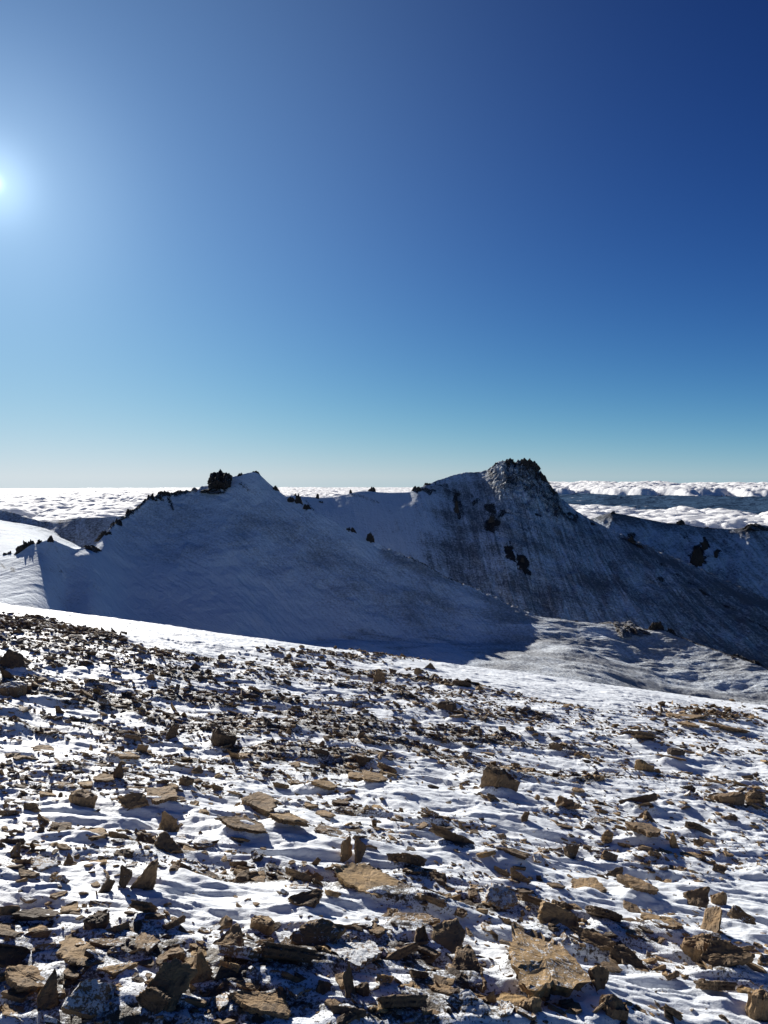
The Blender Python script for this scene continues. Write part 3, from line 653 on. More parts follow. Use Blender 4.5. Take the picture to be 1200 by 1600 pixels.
# traced stones: (px, py, w, h, form, tone, frost, label, landmark phrase, rot)
HERO = [
 (572, 1384, 118, 52, 'flat', .88, .12, 'large flat tan slate slab with a clean rust streaked top, casting a deep shadow', 'big tan slab', 0.05),
 (850, 1512, 150, 96, 'flat', .84, .50, 'biggest tan boulder, its lower face coated in grey rime frost', 'rime coated boulder', -0.5),
 (708, 1474, 58, 56, 'tilt', .78, .15, 'squarish tan slab propped up beside the snow hollow below the flat tan slab', 'propped square slab', 0.1),
 (730, 1519, 70, 52, 'tilt', .35, .2, 'dark brown pitted slab lying against the propped square slab', 'pitted brown slab', -0.5),
 (545, 1553, 19, 60, 'blade', .5, .05, 'tall narrow brown blade standing upright near the bottom of the photo', 'tall narrow blade', 0.1),
 (568, 1560, 25, 24, 'chunk', .1, .05, 'small black pointed stone beside the tall narrow blade', 'small black point', 0),
 (640, 1452, 96, 30, 'flat', .4, .55, 'long dark slab with lumpy frosted top above the rime covered patch', 'long frosted slab', 0.08),
 (550, 1500, 90, 50, 'flat', .25, .75, 'broad stone almost hidden under grey granular rime', 'granular rime stone', 0),
 (775, 1230, 60, 38, 'chunk', .3, .1, 'dark rounded boulder alone on the middle snow, shaded side towards the camera', 'dark middle boulder', 0),
 (343, 1160, 44, 28, 'chunk', .08, .05, 'black blocky boulder with flat top among the upper scree', 'black blocky boulder', 0),
 (18, 1040, 38, 30, 'blade', .2, .1, 'dark pointed boulder at the photo edge high on the scree', 'dark edge boulder', 0),
 (20, 1082, 40, 26, 'chunk', .2, .75, 'frost crusted grey boulder just below the dark edge boulder', 'frost crusted boulder', 0),
 (230, 1378, 36, 54, 'blade', .45, .15, 'thick upright brown block standing like a tooth in snow', 'upright tooth block', 0.3),
 (196, 1378, 22, 42, 'blade', .1, .55, 'frosted dark pillar close beside the upright tooth block', 'frosted pillar', -0.2),
 (164, 1388, 18, 30, 'blade', .1, .6, 'thin frosted shard beyond the frosted pillar', 'thin frosted shard', 0.4),
 (261, 1288, 36, 38, 'blade', .55, .1, 'curved brown fin of slate leaning over the snow', 'curved brown fin', 0.2),
 (258, 1326, 44, 32, 'tilt', .6, .1, 'tan tilted slab directly below the curved brown fin', 'tan tilted slab', 0.1),
 (116, 1482, 56, 44, 'flat', .75, .15, 'stepped tan slab with overhanging front edge', 'stepped tan slab', 0.2),
 (152, 1450, 38, 28, 'chunk', .03, .02, 'black cube shaped stone in front of brown slabs', 'black cube stone', 0.2),
 (80, 1568, 34, 50, 'tilt', .92, .1, 'ochre block with sunlit top near the bottom corner', 'ochre corner block', 0.2),
 (130, 1514, 64, 34, 'flat', .75, .35, 'tan slab with frosted front below the stepped tan slab', 'frosted front slab', 0),
 (40, 1532, 84, 40, 'flat', .6, .15, 'wide brown slab cut by the photo edge above the ochre block', 'wide edge slab', 0.1),
 (266, 1556, 76, 66, 'tilt', .5, .15, 'heavy brown layered block in the bottom rock heap', 'heavy layered block', 0.2),
 (245, 1588, 60, 40, 'blade', .25, .05, 'dark splintered slab at the foot of the heavy layered block', 'splintered foot slab', -0.2),
 (412, 1590, 104, 34, 'flat', .65, .2, 'broad tan slab at the bottom edge of the photo', 'broad bottom slab', 0),
 (226, 1480, 50, 36, 'flat', .4, .45, 'grey brown slab with frosted layered side', 'frosted layered slab', 0.3),
 (446, 1290, 64, 22, 'flat', .75, .1, 'tan slab with straight front edge above the two leaning blades', 'straight edged slab', 0.05),
 (540, 1333, 22, 36, 'blade', .6, .1, 'light brown leaning blade above the big tan slab', 'leaning light blade', 0.5),
 (562, 1338, 20, 40, 'blade', .4, .2, 'darker leaning blade right next to the leaning light blade', 'leaning dark blade', 0.5),
 (640, 1352, 66, 34, 'back', .2, .4, 'rough dark slab with frosted flank behind the big tan slab', 'rough frosted slab', -0.1),
 (712, 1322, 76, 24, 'back', .2, .25, 'low curved dark rock crest with snow bank behind it', 'curved dark crest', -0.1),
 (800, 1349, 58, 15, 'flat', .25, .1, 'thin dark brown slab lying flat on open snow', 'thin flat slab', 0),
 (922, 1385, 56, 36, 'flat', .7, .3, 'tan wedge slab tapering to a point over frosted flank', 'tan wedge', -0.2),
 (1010, 1308, 56, 32, 'flat', .3, .2, 'dark slab flecked with lichen, leaning on an ochre stone', 'lichen flecked slab', 0.1),
 (950, 1312, 22, 22, 'chunk', .9, .1, 'ochre stone under the lichen flecked slab', 'ochre chock stone', 0),
 (1086, 1302, 48, 17, 'back', .05, .05, 'long black wedge resting on a rounded snow bank', 'long black wedge', 0.15),
 (1053, 1322, 15, 28, 'blade', .95, .05, 'small ochre leaf shaped stone standing upright', 'ochre leaf stone', 0.2),
 (1000, 1394, 60, 28, 'flat', .45, .15, 'brown slab with a frosted skirt of rime beneath', 'brown skirted slab', -0.1),
 (942, 1436, 58, 42, 'back', .1, .4, 'dark hollow rock holding snow in its lap', 'dark hollow rock', -0.3),
 (1036, 1449, 66, 24, 'flat', .7, .3, 'narrow tan slab slanting down through smooth snow', 'narrow slanting slab', -0.5),
 (925, 1482, 70, 26, 'tilt', .45, .15, 'long brown slab running down from the rime coated boulder', 'long running slab', -0.6),
 (975, 1508, 66, 30, 'tilt', .2, .15, 'dark ragged slab pointing at the open snow', 'ragged pointing slab', -0.5),
 (1088, 1405, 40, 40, 'tilt', .35, .15, 'brown leaning block at the top of the diagonal rock rib', 'rib top block', -0.6),
 (1112, 1446, 34, 60, 'tilt', .55, .1, 'long narrow tan rib of slate slanting downhill', 'slanting slate rib', -0.9),
 (1122, 1405, 26, 28, 'chunk', .4, .1, 'small brown block beside the diagonal rock rib', 'small rib block', 0),
 (1088, 1490, 56, 40, 'chunk', .45, .3, 'rounded brown boulder in the cluster below the rock rib', 'rounded cluster boulder', 0),
 (1132, 1515, 90, 40, 'tilt', .4, .1, 'arched brown slab sheltering a pocket of snow', 'arched brown slab', -0.3),
 (1112, 1550, 64, 36, 'back', .15, .1, 'dark slab under the arched brown slab', 'dark under slab', -0.3),
 (936, 1548, 38, 46, 'blade', .5, .1, 'pointed brown stone with a pale edge near the bottom', 'pale edged point', 0.4),
 (952, 1519, 34, 16, 'flat', .2, .05, 'small dark splinter lying on clean snow', 'small dark splinter', -0.4),
 (1190, 1585, 40, 60, 'chunk', .5, .05, 'big brown stone filling the bottom corner of the photo', 'corner brown stone', 0),
 (960, 1590, 40, 36, 'chunk', .3, .45, 'frosted dark stone at the bottom edge below the pale edged point', 'frosted bottom stone', 0),
 (1062, 1121, 62, 22, 'flat', .5, .1, 'long low slab on the skyline rock island of the snow slope', 'island slab', -0.05),
 (1033, 1113, 7, 15, 'blade', .2, .0, 'tiny upright post like stone at the end of the rock island', 'tiny upright post', 0),
 (1125, 1138, 70, 18, 'flat', .4, .1, 'second slab of the rock island, stepped and darker', 'darker island slab', -0.1),
 (1078, 1136, 34, 12, 'flat', .6, .1, 'small tan slab in front of the island slab', 'small island slab', 0),
 (1008, 1160, 40, 16, 'back', .35, .1, 'humped brown slab in the middle of the upper snow', 'humped brown slab', 0),
 (985, 1152, 34, 14, 'back', .1, .1, 'black ragged stone touching the humped brown slab', 'black ragged stone', 0),
 (1058, 1180, 30, 13, 'chunk', .03, .0, 'small black lens of rock on bright upper snow', 'small black lens', -0.1),
 (1050, 1192, 40, 10, 'flat', .5, .05, 'thin brown strip just below the small black lens', 'thin brown strip', -0.2),
 (1006, 1202, 30, 18, 'chunk', .9, .05, 'ochre topped stone crowning a small rubble mound', 'ochre topped stone', 0),
 (1140, 1256, 50, 20, 'chunk', .3, .4, 'rounded grey brown hummock of stones on smooth snow', 'grey hummock', 0),
 (1180, 1258, 34, 26, 'chunk', .5, .4, 'lumpy brown stone next to the grey hummock', 'lumpy brown stone', 0),
 (1140, 1284, 22, 9, 'back', .15, .0, 'lone dark triangular chip on blank snow', 'lone dark chip', -0.2),
 (1168, 1217, 20, 13, 'back', .03, .0, 'black triangular stone uphill of the lumpy stones', 'black triangle', -0.2),
 (1000, 1262, 62, 11, 'back', .08, .05, 'long straight black slab edge in the snow', 'long black edge', 0),
 (1008, 1282, 34, 24, 'tilt', .55, .2, 'brown folded slab below the long black edge', 'folded brown slab', -0.3),
 (880, 1264, 42, 22, 'tilt', .65, .2, 'brown slab with two crests in the rubble band', 'two crested slab', 0),
 (820, 1281, 12, 18, 'blade', .2, .1, 'small dark cone shaped stone standing alone', 'small dark cone', 0),
 (890, 1338, 30, 34, 'blade', .15, .5, 'frosted jagged stone cluster piece rising from snow', 'frosted jagged piece', 0.4),
 (812, 1348, 0, 0, '', 0, 0, '', '', 0),
 (130, 1252, 46, 26, 'chunk', .55, .1, 'pale grey block with flat face above the ripples', 'pale grey block', 0),
 (206, 1258, 46, 24, 'tilt', .6, .1, 'brown slab at the near end of the long brown stack', 'stack end slab', 0.1),
 (252, 1256, 56, 26, 'flat', .6, .15, 'broad brown slab topping the long brown stack', 'stack top slab', 0.05),
 (198, 1188, 56, 16, 'flat', .7, .2, 'smooth tan slab like a lens in rippled snow', 'smooth tan lens', -0.05),
 (185, 1216, 16, 32, 'blade', .15, .1, 'dark split blade standing below the smooth tan lens', 'dark split blade', 0),
 (162, 1222, 34, 12, 'flat', .75, .1, 'thin ochre slab touching the dark split blade', 'thin ochre slab', 0),
 (290, 1232, 22, 18, 'chunk', .3, .0, 'brown pebble like block standing alone in snow', 'alone brown block', 0),
 (271, 1150, 16, 26, 'blade', .1, .0, 'sharp dark tooth near the black blocky boulder', 'sharp dark tooth', 0.2),
 (277, 1083, 10, 22, 'blade', .2, .7, 'slim snow plastered spike in the upper scree', 'slim snowy spike', 0),
 (178, 989, 14, 9, 'blade', .03, .0, 'tiny black pointed stone on the snow near the slope edge', 'tiny black point', 0),
 (193, 992, 12, 7, 'chunk', .03, .0, 'tiny black hump beside the tiny black point', 'tiny black hump', 0),
 (418, 1012, 8, 11, 'blade', .05, .0, 'tiny dark fin standing alone close to the skyline of the slope', 'tiny dark fin', 0),
 (672, 1046, 24, 12, 'blade', .1, .0, 'dark pointed hump breaking the slope edge', 'edge hump', 0),
 (652, 1053, 12, 13, 'chunk', .4, .0, 'brown rounded stone beside the dark pointed hump', 'edge brown stone', 0),
 (612, 1054, 12, 14, 'blade', .5, .1, 'small brown triangle near the slope edge', 'edge brown triangle', 0),
 (593, 1065, 20, 20, 'blade', .3, .1, 'slanted dark plank of slate on the upper slope', 'slanted dark plank', 0.4),
 (722, 1073, 34, 18, 'back', .1, .0, 'dark leaning slab in the upper middle scree', 'dark leaning slab', 0.3),
 (735, 1089, 8, 13, 'blade', .05, .0, 'small black fin below the slope edge', 'small black fin', 0),
 (700, 1110, 30, 20, 'chunk', .05, .0, 'black craggy lump in the middle scree', 'black craggy lump', 0),
 (378, 1302, 80, 22, 'flat', .35, .15, 'long dark brown slab across the scree centre', 'long centre slab', 0.1),
 (395, 1258, 60, 34, 'flat', .45, .15, 'brown slab lying over darker chips', 'overlying brown slab', 0.25),
 (560, 1215, 40, 14, 'flat', .65, .05, 'flat ochre slab below the leaning grey splinters', 'flat ochre slab', 0),
 (565, 1196, 26, 22, 'blade', .15, .3, 'leaning grey splinter in the middle of the slope', 'leaning grey splinter', 0.5),
 (583, 1222, 42, 16, 'flat', .7, .1, 'second ochre slab just in front of the flat ochre slab', 'second ochre slab', 0),
 (480, 1413, 60, 28, 'tilt', .35, .1, 'brown slab fragment in front of the big tan slab', 'brown fragment', 0.3),
 (498, 1480, 88, 46, 'tilt', .35, .5, 'dark frosted slab heap beside the granular rime stone', 'frosted slab heap', 0),
 (440, 1512, 96, 44, 'back', .05, .4, 'black crumbly rock mass in the lower middle', 'black crumbly mass', 0.1),
 (625, 1580, 80, 40, 'back', .15, .1, 'dark arched stone at the bottom edge', 'dark arched stone', 0.1),
 (655, 1540, 36, 16, 'back', .25, .1, 'small brown wedge above the dark arched stone', 'small brown wedge', 0.3),
 (692, 1555, 52, 20, 'flat', .5, .2, 'narrow brown slab below the pitted brown slab', 'narrow brown slab', -0.1),
 (740, 1562, 44, 18, 'flat', .65, .35, 'low tan slab half drowned in snow at the bottom', 'low tan slab', 0),
 (826, 1588, 40, 26, 'chunk', .6, .4, 'brown knob poking out below the rime coated boulder', 'brown knob', 0),
 (870, 1452, 66, 40, 'tilt', .75, .05, 'ochre jagged rock on top of the rime coated boulder', 'ochre jagged rock', -0.5),
 (875, 1420, 34, 24, 'back', .25, .1, 'small dark slab above the ochre jagged rock', 'small dark slab', -0.4),
]
HERO = [h for h in HERO if h[4]]
marks = []
for i, h in enumerate(HERO):
    form = h[4]
    nm = {'flat': 'flat_stone', 'tilt': 'tilted_stone', 'back': 'tilted_stone', 'blade': 'upright_stone', 'chunk': 'boulder', 'wedge': 'boulder'}[form]
    o = stone(nm, h[0], h[1], h[2], h[3], form, h[5], h[6], 300+i, rot=h[9], det=1.5 if h[2] > 50 else 1.0)
    if o is None: continue
    o['label'] = h[7]; o['category'] = {'flat_stone': 'flat stone', 'tilted_stone': 'tilted stone', 'upright_stone': 'upright stone', 'boulder': 'boulder'}[nm]; o['group'] = 'slate stones on the snow slope'
    marks.append((h[0], h[1], h[8]))

# more single stones, the largest left over in the near field, until 300 stones stand as things
used_labels = set(h[7] for h in HERO)
boxes = [(h[0], h[1], h[2], h[3]) for h in HERO]
cnt = 0; tries = 0; NF = 300-len(HERO)
while cnt < NF and tries < 30000:
    tries += 1
    py = 1170+430*(random.random()**0.75); px = random.uniform(-5, 1205)
    p = hit(px, py)
    if p is None: continue
    dn = float(dens_w(np.array(p[0]), np.array(p[1])))
    if random.random() > dn: continue
    wm = min(0.22, max(0.075, random.lognormvariate(math.log(0.12), 0.32))); wpx = wm*F/(p[1]*1.03)
    form = random.choices(['flat', 'tilt', 'back', 'blade', 'chunk'], [54, 16, 24, 5, 1])[0]
    asp = {'flat': .36, 'tilt': .5, 'back': .42, 'blade': 1.0, 'chunk': .6}[form]*random.uniform(0.8, 1.2)
    if form == 'blade': wpx *= 0.5
    hpx = wpx*asp
    if any(abs(px-b[0]) < (wpx+b[2])*0.36 and abs(py-b[1]) < (hpx+b[3])*0.40 for b in boxes): continue
    rv = min(1, max(0, random.gauss(0.45, 0.24))); fr = random.choices([0.05, 0.25, 0.5, 0.72], [35, 30, 22, 13])[0]
    tone = 'black' if rv < .15 else 'dark brown' if rv < .38 else 'brown' if rv < .6 else 'tan' if rv < .82 else 'ochre'
    fw = {'flat': 'flat slab', 'tilt': 'slab tipped forward', 'back': 'slab leaning uphill', 'blade': 'upright shard', 'chunk': 'blunt chunk'}[form]
    size = 'broad' if wpx > 46 else 'mid-sized' if wpx > 28 else 'small'
    fz = '' if fr < .4 else 'frosted '
    ds = sorted(marks, key=lambda m: math.hypot(m[0]-px, (m[1]-py)*1.6))[:5]
    lab = None
    opts = []
    a = ds[0]; dxa, dya = px-a[0], py-a[1]
    rel = ('below' if dya > 0 else 'above') if abs(dya)*1.3 > abs(dxa) else ('on the right of' if dxa > 0 else 'on the left of')
    opts.append(f"{size} {fz}{tone} {fw} {rel} the {a[2]}")
    for b in ds[1:]: opts.append(f"{size} {fz}{tone} {fw} between the {a[2]} and the {b[2]}")
    lab = next((q for q in opts if q not in used_labels and len(q.split()) <= 16), None)
    if lab is None: continue
    o = stone({'flat': 'flat_stone', 'tilt': 'tilted_stone', 'back': 'tilted_stone', 'blade': 'upright_stone', 'chunk': 'boulder'}[form], px, py, wpx, hpx, form, rv, fr, 900+cnt, rot=random.uniform(-3.1, 3.1) if form in ('flat', 'chunk') else random.uniform(-.7, .7), det=0.8)
    if o is None: continue
    used_labels.add(lab); boxes.append((px, py, wpx, hpx))
    o['label'] = lab; o['category'] = {'flat': 'flat stone', 'tilt': 'tilted stone', 'back': 'tilted stone', 'blade': 'upright stone', 'chunk': 'boulder'}[form]; o['group'] = 'slate stones on the snow slope'
    cnt += 1

# ------------------------------------------------------------------ scree: all the smaller and farther stones, one object
def small_variants(nv=70):
    out = []
    for s in range(nv):
        g = np.random.default_rng(5000+s); n = 6+s % 2
        th = (np.arange(n)+g.uniform(-.42, .42, n))/n*2*np.pi
        rad = 0.5*g.uniform(0.45, 1.1, n)
        rings = []
        for k, (f, zz) in enumerate([(0.86, -0.5), (1.0, 0.1), (0.93, 0.42)]):
            rr = rad*f*g.uniform(0.9, 1.08, n)
            rings.append(np.stack([rr*np.cos(th), rr*np.sin(th), zz+g.uniform(-.14, .14, n)], -1))
        rr = rad*0.5*g.uniform(.6, 1.3, n)
        rings.append(np.stack([rr*np.cos(th), rr*np.sin(th), 0.5+g.uniform(-.22, .22, n)], -1))
        V = np.vstack(rings+[np.array([[0, 0, 0.5+g.uniform(-.2, .2)]])])
        t = []
        for k in range(3):
            for i in range(n):
                a, b, c_, d = k*n+i, k*n+(i+1) % n, (k+1)*n+(i+1) % n, (k+1)*n+i
                t += [(a, b, c_), (a, c_, d)]
        t += [(3*n+i, 3*n+(i+1) % n, 4*n) for i in range(n)]
        out.append((V, np.array(t)))
    return out
VAR = small_variants()
def scatter(count, ymin, ymax, med, sig, smin, smax, seed, bladep=0.16, near_pow=1.0):
    g = np.random.default_rng(seed); acc = []
    got = 0
    while got < count:
        n = 60000
        y = (ymin**near_pow+(ymax**near_pow-ymin**near_pow)*g.random(n))**(1/near_pow); x = y*np.tan(np.radians(g.uniform(-33, 33, n)))
        d = dens_w(x, y); ok = g.random(n) < d*0.8
        x, y = x[ok], y[ok]; k = min(len(x), count-got); acc.append(np.stack([x[:k], y[:k]], 1)); got += k
    P = np.vstack(acc); n = len(P)
    s = np.clip(np.exp(g.normal(math.log(med), sig, n)), smin, smax)
    return P, s, g
SETS = [scatter(26000, 1.9, 9, 0.025, 0.65, 0.008, 0.12, 1, near_pow=1.8), scatter(42000, 6, 18, 0.042, 0.6, 0.02, 0.22, 2, near_pow=1.8), scatter(13000, 14, 33, 0.095, 0.45, 0.05, 0.30, 3, near_pow=1.7)]

class Drift:
    """snow caught by the stones: height bumps with a tail down wind, and a stony-ground share"""
    def __init__(self):
        cell = self.cell = 0.03; self.x0, x1, self.y0, y1 = -24.0, 24.0, 1.0, 40.0
        nx, ny = int((x1-self.x0)/cell), int((y1-self.y0)/cell); self.nx, self.ny = nx, ny
        imp = np.zeros((ny, nx), np.float32); cov = np.zeros((ny, nx), np.float32)
        X = np.concatenate([q[0][:, 0] for q in SETS]+[np.array([p[0] for p in placed])]); Y = np.concatenate([q[0][:, 1] for q in SETS]+[np.array([p[1] for p in placed])])
        S_ = np.concatenate([q[1] for q in SETS]+[np.array([p[2] for p in placed])])
        ix = ((X-self.x0)/cell).astype(int); iy = ((Y-self.y0)/cell).astype(int); ok = (ix >= 0) & (ix < nx) & (iy >= 0) & (iy < ny)
        np.add.at(imp, (iy[ok], ix[ok]), (S_[ok]**3*0.15/cell**2))
        np.add.at(cov, (iy[ok], ix[ok]), (S_[ok]**2*0.5/cell**2))
        fx = np.fft.fftfreq(nx, cell)[None, :]; fy = np.fft.fftfreq(ny, cell)[:, None]
        def G(sx, sy, ox=0, oy=0): return np.exp(-2*np.pi**2*(sx*sx*fx*fx+sy*sy*fy*fy)-2j*np.pi*(fx*ox+fy*oy))
        Fi = np.fft.fft2(imp); Fc = np.fft.fft2(cov)
        self.H = np.minimum(np.real(np.fft.ifft2(Fi*(0.5*G(0.07, 0.05)+0.5*G(0.20, 0.07, 0.16, -0.05)))), 0.06)
        self.C = np.real(np.fft.ifft2(Fc*G(0.10, 0.07)))
    def samp(self, A, x, y):
        u = np.clip((x-self.x0)/self.cell, 0, self.nx-2); v = np.clip((y-self.y0)/self.cell, 0, self.ny-2); i = u.astype(int); j = v.astype(int); a = u-i; b = v-j
        return (A[j, i]*(1-a)+A[j, i+1]*a)*(1-b)+(A[j+1, i]*(1-a)+A[j+1, i+1]*a)*b
DR = Drift()
for o in STONES: o.location.z += 0.8*float(DR.samp(DR.H, np.array(o.location.x), np.array(o.location.y)))
def build_scree():
    Vs, Ts, rvs, frs = [], [], [], []; off = 0
    for P, s, g in SETS:
        n = len(P); x, y = P[:, 0], P[:, 1]
        z = g_full(x, y)+0.8*DR.samp(DR.H, x, y)
        vi = g.integers(0, len(VAR), n)
        asp = g.uniform(0.4, 0.95, n); th = g.uniform(0.07, 0.22, n)
        blade = g.random(n) < 0.09
        tx = np.where(blade, g.uniform(0.8, 1.5, n)*np.sign(g.normal(size=n)), g.normal(-0.05, 0.27, n)); ty = g.normal(0, 0.26, n); rz = g.uniform(-np.pi, np.pi, n)
        rz2 = g.normal(0.1, 0.6, n)
        ci, si = np.cos(rz), np.sin(rz)
        rvv = np.clip(g.normal(0.42, 0.27, n), 0, 1); frr = g.choice([0.05, 0.3, 0.6, 0.8], n, p=[.40, .30, .20, .10])
        for v in range(len(VAR)):
            idx = np.where(vi == v)[0]
            if not len(idx): continue
            V, T = VAR[v]; m = len(idx)
            L = V[None]*np.stack([s[idx], s[idx]*asp[idx], s[idx]*th[idx]], 1)[:, None, :]
            X = L[..., 0]*ci[idx, None]-L[..., 1]*si[idx, None]; Y = L[..., 0]*si[idx, None]+L[..., 1]*ci[idx, None]; Z = L[..., 2]
            c, s_ = np.cos(tx[idx])[:, None], np.sin(tx[idx])[:, None]; Y, Z = Y*c-Z*s_, Y*s_+Z*c
            c, s_ = np.cos(ty[idx])[:, None], np.sin(ty[idx])[:, None]; X, Z = X*c+Z*s_, -X*s_+Z*c
            c, s_ = np.cos(rz2[idx])[:, None], np.sin(rz2[idx])[:, None]; X, Y = X*c-Y*s_, X*s_+Y*c
            Z = Z-GB*X-(GA+2*GC*y[idx, None])*Y
            hgt = Z.max(1)-Z.min(1)
            zz = z[idx]-Z.min(1)-hgt*0.33
            W = np.stack([X+x[idx, None], Y+y[idx, None], Z+zz[:, None]], -1)
            Vs.append(W.reshape(-1, 3)); Ts.append((T[None]+off+np.arange(m)[:, None, None]*len(V)).reshape(-1, 3)); off += m*len(V)
            rvs.append(np.repeat(rvv[idx], len(V))); frs.append(np.repeat(frr[idx], len(V)))
    me = new_mesh('slate_scree', np.vstack(Vs), tris=np.vstack(Ts), attrs=dict(rv=np.concatenate(rvs), frost=np.concatenate(frs)), smooth=False, mat=M_ROCK)
    o = link('slate_scree', me); o['kind'] = 'stuff'; o['label'] = 'countless small brown and grey slate chips strewn over the snow slope'; o['category'] = 'scree'
build_scree()

# ------------------------------------------------------------------ snow sheet of the foreground, drifted round the stones
def fg_terrain():
    azs = np.radians(np.arange(-38, 38.01, 0.062))
    r = np.concatenate([np.geomspace(1.5, 42, 1150), np.geomspace(42.5, 330, 90)])[:, None]+0*azs
    x = r*np.sin(azs); y = r*np.cos(azs)
    near = sst(40, 26, y)
    dz, a = g_drift(x, y)
    z = g_base(x, y)+g_macro(x, y)+dz+DR.samp(DR.H, x, y)*near
    bare = np.clip(DR.samp(DR.C, x, y)*0.55-0.22+0.30*fbm(x/0.5, y/0.3, 4, 225), -0.3, 0.52)*near-(1-near)*0.3-np.clip(a, 0, 1)*0.30
    me = new_mesh('snow_slope_ground', np.stack([x, y, z], -1).reshape(-1, 3), grid_quads(*x.shape), attrs=dict(bare=bare.ravel()), mat=M_GROUND)
    o = link('snow_slope_ground', me); o['kind'] = 'structure'
fg_terrain()

# ------------------------------------------------------------------ rock crags on the mountains
def ico(sub):
    import bmesh
    bm = bmesh.new(); bmesh.ops.create_icosphere(bm, subdivisions=sub, radius=1)
    V = np.array([v.co[:] for v in bm.verts]); T = np.array([[v.index for v in f.verts] for f in bm.faces]); bm.free(); return V, T
ICO = ico(5); ICOs = ico(4)
def crag(px, py, w, h, Y, label, seed, spiky=0.5, lean=0.0, cat='crag', name='rock_crag', group='crags on the ridges', teeth=1.6, deep=0.9):
    """px, py = middle of its foot on the ridge; w, h = size in photo pixels"""
    V, T = ICO if w > 18 else ICOs
    V = V.copy(); sx = w/F*Y*0.5; sz = h/F*Y
    p = 7.0 if w > 50 else 3.2; nrm = (np.abs(V)**p).sum(1)**(1/p); B = V/nrm[:, None]
    q = B*np.array([1.0, 1.0, h/max(w, 1)*1.4])+seed*3.17
    d = 1+0.50*fbm(q[:, 0]*teeth, q[:, 2]*teeth+q[:, 1]*1.7, 3, seed)+0.22*(ridged(q[:, 0]*3.3+q[:, 1]*1.1, q[:, 2]*2.2-q[:, 1]*2.5, 4, seed+3)-0.5)
    st = np.floor(fbm(q[:, 0]*2.1+9, q[:, 2]*2.6+q[:, 1]*2, 2, seed+8)*4)/4
    W = B*(d+0.16*st)[:, None]
    top = np.clip(B[:, 2], 0, 1)
    W[:, 2] = W[:, 2]+spiky*top*(ridged(q[:, 0]*1.9, q[:, 1]*1.9, 3, seed+5)-0.35)
    W[:, 0] += lean*W[:, 2]
    zz = np.clip(W[:, 2]/W[:, 2].max(), -1, 1)
    W[:, :2] *= (0.62+0.45*(1-np.clip(zz, 0, 1))**1.3)[:, None]
    W[:, 2] = np.where(W[:, 2] < 0, W[:, 2]*(0.9 if deep < 0.5 else 0.35), W[:, 2])
    W[:, 0] *= sx/np.abs(W[:, 0]).max(); W[:, 1] *= sx*deep*(1.3 if w > 50 else 0.62); W[:, 2] *= sz/W[:, 2].max()
    cx, cy, cz = [float(a) for a in at(px, py, Y+(0 if w > 50 else sx*0.25))]
    me = new_mesh(name, W, tris=T, smooth=False, mat=M_CRAG)
    o = link(name, me); o.location = (cx, cy, cz)
    o['label'] = label; o['category'] = cat; o['group'] = group
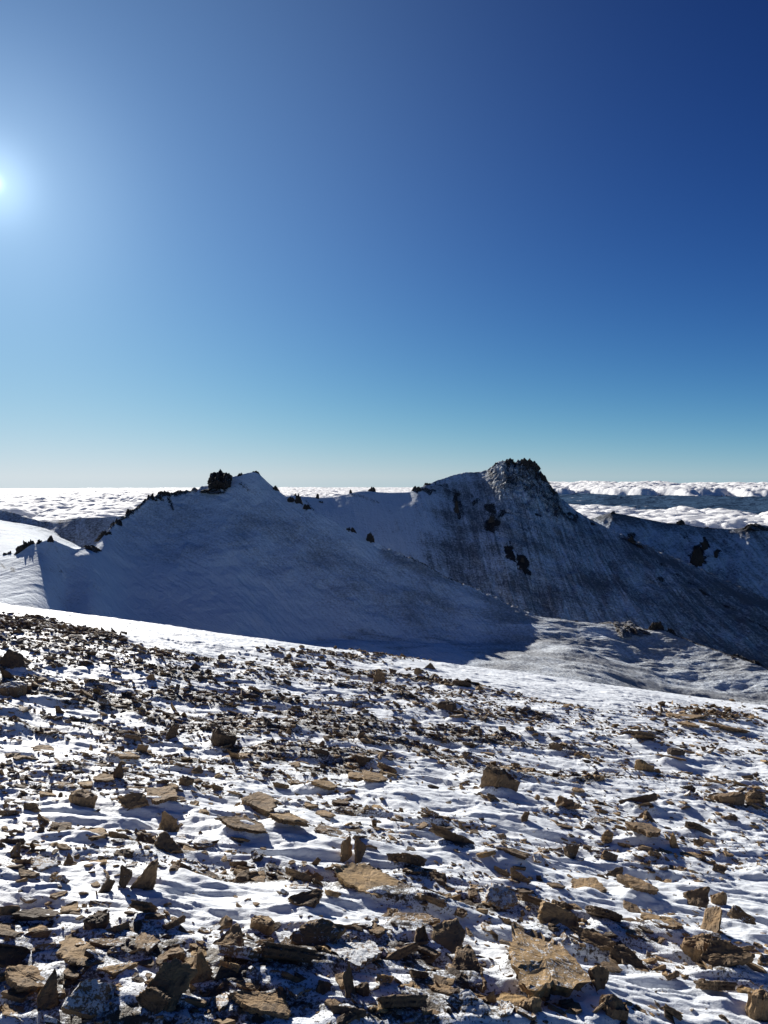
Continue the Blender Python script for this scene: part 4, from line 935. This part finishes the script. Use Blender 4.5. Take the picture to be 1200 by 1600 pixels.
CR = [
 (345, 762, 44, 30, 699, 'big dark square topped tor on the summit of the nearer mountain', .12, 0.0),
 (376, 744, 10, 6, 699, 'low dark knob between the square tor and the snowy summit point', .3, 0),
 (399, 742, 16, 7, 699, 'small dark cap on the snowy second summit of the nearer mountain', .3, 0),
 (236, 786, 17, 16, 664, 'dark pointed pinnacle on the left arm of the nearer mountain', .6, .1),
 (256, 775, 20, 9, 678, 'blocky dark outcrop on the shoulder just above the pointed pinnacle', .3, 0),
 (282, 771, 22, 5, 686, 'low dark rock strip leading from the blocky outcrop towards the tor', .3, 0),
 (222, 797, 20, 12, 655, 'sloping dark rock rib just below the pointed pinnacle', .5, .3),
 (204, 808, 14, 14, 642, 'jagged small tower in the middle of the descending left arm', .6, 0),
 (182, 822, 14, 13, 618, 'dark rock step on the left arm beneath the jagged small tower', .4, .2),
 (165, 838, 18, 10, 596, 'lowest dark rock step of the left arm above the snow saddle', .4, .3),
 (140, 857, 22, 6, 560, 'scattered low stones on the snow saddle of the left arm', .4, 0),
 (42, 866, 30, 24, 537, 'big black crag at the far left end of the ridge', .35, .05),
 (62, 854, 11, 12, 536, 'rounded black knob touching the big black crag', .3, 0),
 (79, 846, 10, 10, 535, 'small grey horn above the snowy dip beside the black knob', .5, 0),
 (14, 868, 14, 8, 541, 'low dark boulder at the snow slope beyond the big black crag', .3, 0),
 (96, 856, 10, 6, 540, 'small dark rocks on the short ridge descending from the grey horn', .4, .2),
 (431, 766, 10, 8, 684, 'small dark tooth on the skyline right of the snowy second summit', .5, -.2),
 (455, 782, 12, 7, 670, 'low dark rock edge beside the rounded snowy gendarme', .2, -.3),
 (466, 790, 13, 20, 668, 'rounded snow dusted gendarme on the falling right ridge', .1, 0),
 (481, 802, 18, 15, 660, 'black slanted fin hugging the falling right ridge', .3, -.5),
 (548, 836, 20, 13, 640, 'squat reddish black tower pair on the falling right ridge', .6, -.1),
 (578, 851, 13, 21, 634, 'tall thin black tower standing alone lower on the right ridge', .4, 0),
 (976, 982, 54, 9, 577, 'flat topped reddish black rock band at the lip of the sunlit saddle', .3, -.05),
 (1024, 986, 26, 16, 570, 'taller dark rock at the lip of the sunlit saddle', .5, 0),
 (1046, 992, 18, 12, 565, 'squared dark rock next to the taller lip rock', .3, 0),
 (1106, 1018, 24, 7, 537, 'small reddish rock on the dropping lip of the saddle', .3, 0),
 (1152, 1030, 34, 9, 520, 'long reddish rock rib near the low end of the lip', .4, -.25),
 (1180, 1040, 26, 9, 508, 'last reddish rock on the lip at the photo edge', .4, -.3),
 (900, 973, 12, 4, 580, 'tiny dark rock at the start of the sunlit lip', .3, 0),
 (461, 778, 5, 8, 1335, 'tiny pinnacle far behind on the saddle of the main mountain', .4, 0),
 (496, 778, 5, 7, 1345, 'thin needle with dark foot on the far snowy saddle', .4, 0),
 (503, 790, 12, 8, 1330, 'dark rock foot below the thin needle on the far saddle', .3, -.3),
 (548, 773, 6, 9, 1378, 'small tooth on the snowy far saddle crest', .5, 0),
 (581, 769, 16, 9, 1392, 'sharp wedge shaped peak on the snowy far saddle crest', .5, .3),
 (651, 766, 14, 7, 1401, 'dark rock outcrop where the main mountain begins to rise', .4, 0),
 (668, 760, 14, 6, 1424, 'second rock outcrop on the rising crest of the main mountain', .4, 0),
 (779, 730, 22, 9, 1500, 'left buttress of the craggy main summit', .6, 0),
 (797, 729, 20, 12, 1488, 'twin toothed middle tower of the main summit', .7, 0),
 (826, 732, 26, 15, 1474, 'highest jagged tower of the main summit', .7, 0),
 (846, 752, 18, 15, 1462, 'dark stepped shoulder right under the highest summit tower', .6, -.4),
 (862, 772, 20, 14, 1448, 'lower dark step of the summit crest falling to the right', .6, -.5),
 (714, 797, 10, 22, 1330, 'narrow dark outcrop high on the snowy gully wall', .4, -.2),
 (768, 822, 18, 28, 1290, 'large dark outcrop in the centre of the main face', .5, 0),
 (795, 866, 15, 14, 1200, 'upper one of the paired black outcrops low on the main face', .5, -.3),
 (817, 884, 18, 17, 1170, 'lower and larger one of the paired black outcrops on the main face', .5, -.3),
 (987, 846, 12, 8, 1342, 'dark block on the right arm of the main mountain', .4, -.2),
 (1000, 856, 12, 6, 1325, 'smaller dark block just below it on the right arm', .4, -.3),
 (958, 802, 7, 4, 2045, 'tiny square knob on the highest point of the far ridge', .2, 0),
 (1063, 820, 15, 8, 2008, 'dark hump rock in the middle of the far ridge', .3, 0),
 (1104, 826, 10, 3, 1995, 'low small hump between the two larger rocks of the far ridge', .2, 0),
 (1180, 826, 36, 9, 1960, 'broad dark cap rock at the right end of the far ridge', .3, 0),
 (1089, 872, 30, 24, 1800, 'large black broken cliff in the face of the far ridge', .6, 0),
 (1101, 852, 14, 12, 1860, 'small black outcrop above the large broken cliff', .5, 0),
 (1119, 866, 9, 9, 1830, 'little black outcrop beside the large broken cliff', .4, 0),
]
for i, c in enumerate(CR):
    far = c[4] > 1000; face = any(k in c[5] for k in ('outcrop high', 'outcrop in the centre', 'paired', 'cliff', 'above the large')); kw = dict(teeth=2.8, deep=0.35) if face else {}
    arm = i in (3, 4, 5, 6, 7, 8, 9, 10, 14, 15); top = 'tower' in c[5] and 'summit' in c[5]
    crag(c[0], c[1]+(4 if arm else 1), c[2]*(0.8 if face else 1.75 if arm else 1.6 if top else 1.25), (c[3]*0.8 if face else c[3]+(4 if arm else 3 if top else 1)), c[4], c[5], 40+i, c[6], c[7], **kw, cat='crag' if c[2] > 12 else 'pinnacle', name='rock_crag' if c[2] > 12 else 'rock_pinnacle',
         group='crags of the farther mountains' if far else 'crags on the nearer ridge')
